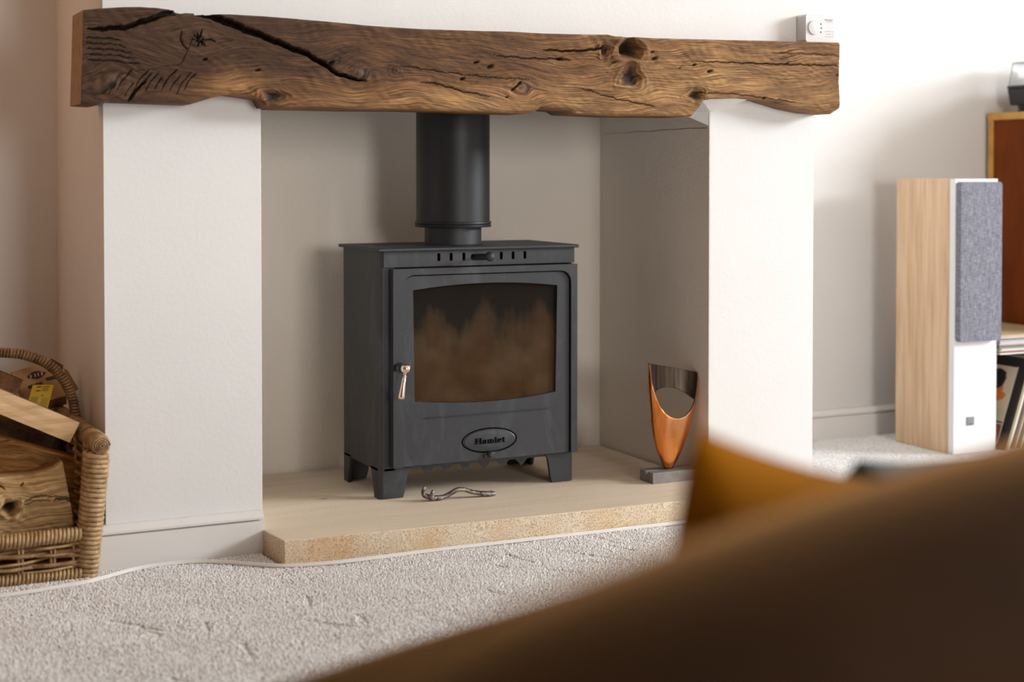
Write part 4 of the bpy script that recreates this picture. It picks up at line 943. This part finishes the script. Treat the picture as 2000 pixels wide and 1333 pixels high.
flap((.528, 3.375, .372), (.536, 3.375, .368), (.556, 3.355, .328), (.545, 3.34, .326)); flap((.520, 3.345, .368), (.533, 3.35, .366), (.545, 3.325, .327), (.527, 3.315, .329)); fl2 = bmesh_obj('flap', bm, M['card'])
adopt(BXC, cbx); 
for o in (lg_, lg2, lg3, lg4, fl1, fl2): adopt(BXC, o)
# matchbox
MB = thing('matchbox', (.455, 3.2, .333), 'yellow printed matchbox leaning on the cardboard box', 'matchbox')
A2 = Vector((.4425, 3.232, .3600)); B2 = Vector((.4850, 3.232, .3575)); C2 = Vector((.4650, 3.190, .3105)); A, ux, vx = A2, (B2-A2), (C2-B2)
nrm = ux.cross(vx).normalized()
if nrm.y > 0: nrm = -nrm
th = -nrm*.013; D2 = A2+vx
bm = bmesh.new(); hexa(bm, [A2, B2, C2, D2, A2+th, B2+th, C2+th, D2+th]); mb1 = bmesh_obj('sleeve', bm, M['yellow'], bevel=.0006)
bm = bmesh.new(); face_poly(bm, ell(.33, .09, .13, .028)); face_poly(bm, ell(.33, .24, .13, .028)); face_poly(bm, ell(.58, .42, .035, .03)); face_poly(bm, [(.5, .06), (.84, .06), (.84, .085), (.5, .085)]); mb2 = bmesh_obj('printed_pictogram', bm, M['redink'])
bm = bmesh.new()
for k in range(5): face_poly(bm, [(.10+k*.07, .48), (.125+k*.07, .48), (.125+k*.07, .70), (.10+k*.07, .70)]); face_poly(bm, [(.62+k*.07, .52), (.635+k*.07, .52), (.635+k*.07, .92), (.62+k*.07, .92)])
for k in range(3): face_poly(bm, [(.5, .13+k*.05), (.8, .13+k*.05), (.8, .145+k*.05), (.5, .145+k*.05)])
mb3 = bmesh_obj('printed_lines', bm, M['cardin'], kind='stuff')
bm = bmesh.new(); face_poly(bm, ell(.50, .60, .07, .08), -.0003, .0005); mb4 = bmesh_obj('printed_symbol', bm, M['pink'])
adopt(MB, mb1, mb2, mb3, mb4)

# ------------------------------------------------------------------ sofa and cushions in the foreground
SF = thing('brown_sofa', (.55, .75, 0), 'brown fabric sofa seen from behind, large and out of focus in front', 'sofa')
line = smooth_path([(-.10, .31, .612), (.05, .405, .617), (.184, .487, .630), (.264, .533, .634), (.387, .592, .635), (.548, .660, .635), (.720, .722, .635), (1.0, .83, .635), (1.45, 1.00, .635)], 8)
def slab(path, prof, name, m):
    """sweep a closed profile (d across, z down from the line) along a path; d>0 is towards the seat"""
    bm = bmesh.new(); rings = []
    for i, p in enumerate(path):
        td = (path[min(i+1, len(path)-1)]-path[max(i-1, 0)]); td.z = 0; td.normalize(); nn = Vector((-td.y, td.x, 0))
        rings.append([bm.verts.new((p.x+nn.x*d, p.y+nn.y*d, p.z+z if z > -.4 else z+.62)) for d, z in prof])
    n = len(prof)
    for a, b in zip(rings, rings[1:]):
        for k in range(n): bm.faces.new((a[k], a[(k+1) % n], b[(k+1) % n], b[k]))
    bm.faces.new(rings[0]); bm.faces.new(rings[-1][::-1])
    return bmesh_obj(name, bm, m, smooth=True)
prof = [(.012, -.20), (.012, -.03), (.006, -.012), (-.006, -.002), (-.03, .0), (-.06, -.004), (-.085, -.014), (-.105, -.032), (-.118, -.06), (-.125, -.12), (-.13, -.30), (-.13, -.56), (.012, -.56)]
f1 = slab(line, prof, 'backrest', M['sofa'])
seatline = [p for p in line if p.x > .42]
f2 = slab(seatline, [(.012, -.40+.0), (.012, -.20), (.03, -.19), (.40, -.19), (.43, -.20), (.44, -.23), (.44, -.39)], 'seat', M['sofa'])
fl = []
for x, y in ((-.06, .28), (1.35, .90), (.42, .95), (1.25, 1.28)):
    bm = bmesh.new(); lathe(bm, [(.016, 0), (.022, .065)], (x, y, 0), 16); fl.append(bmesh_obj('foot', bm, M['bark']))
adopt(SF, f1, f2, *fl)
def cushion(name, c, ux, uy, un, w, h, t_, mat, label, n=28):
    bm = bmesh.new(); rows = {}
    for side in (1, -1):
        for i in range(n+1):
            for j in range(n+1):
                a = -1+2*i/n; b = -1+2*j/n
                edge = (1-abs(a)**2.4)*(1-abs(b)**2.4)
                if edge <= 1e-9 and side == -1: rows[(side, i, j)] = rows[(1, i, j)]; continue
                pin = 1-.075*(1-b*b)*abs(a)**3; pin2 = 1-.075*(1-a*a)*abs(b)**3
                p = Vector(c)+ux*(a*w/2*pin)+uy*(b*h/2*pin2)+un*(side*t_/2*edge**.55)
                rows[(side, i, j)] = bm.verts.new(p)
    for side in (1, -1):
        for i in range(n):
            for j in range(n):
                q = [rows[(side, i, j)], rows[(side, i+1, j)], rows[(side, i+1, j+1)], rows[(side, i, j+1)]]
                if len(set(q)) == 4:
                    try: bm.faces.new(q if side == 1 else q[::-1])
                    except ValueError: pass
    o = bmesh_obj(name, bm, mat, smooth=True); tag(o, label, 'cushion'); return o
d0 = Vector((.905, .425, 0)); u0 = (d0*math.cos(math.radians(15.5))-Vector((0, 0, 1))*math.sin(math.radians(15.5))); un0 = Vector((d0.y, -d0.x, 0)); v0 = un0.cross(u0); v0 = v0 if v0.z > 0 else -v0
TL = Vector((.512, .800, .640)); w_ = .34
cc = TL+u0*(w_/2)-v0*(.20/2)
cushion('scatter_cushion', cc, u0, v0, un0, w_, .20, .085, M['mustard'], 'mustard yellow cushion poking up behind the blurred sofa back')
u1 = (d0*math.cos(math.radians(7))-Vector((0, 0, 1))*math.sin(math.radians(7))); v1 = un0.cross(u1); v1 = v1 if v1.z > 0 else -v1
cushion('scatter_cushion', (.905, 1.03, .472), u1, v1, un0, .30, .155, .13, M['teal'], 'dark teal grey cushion to the right of the mustard one')
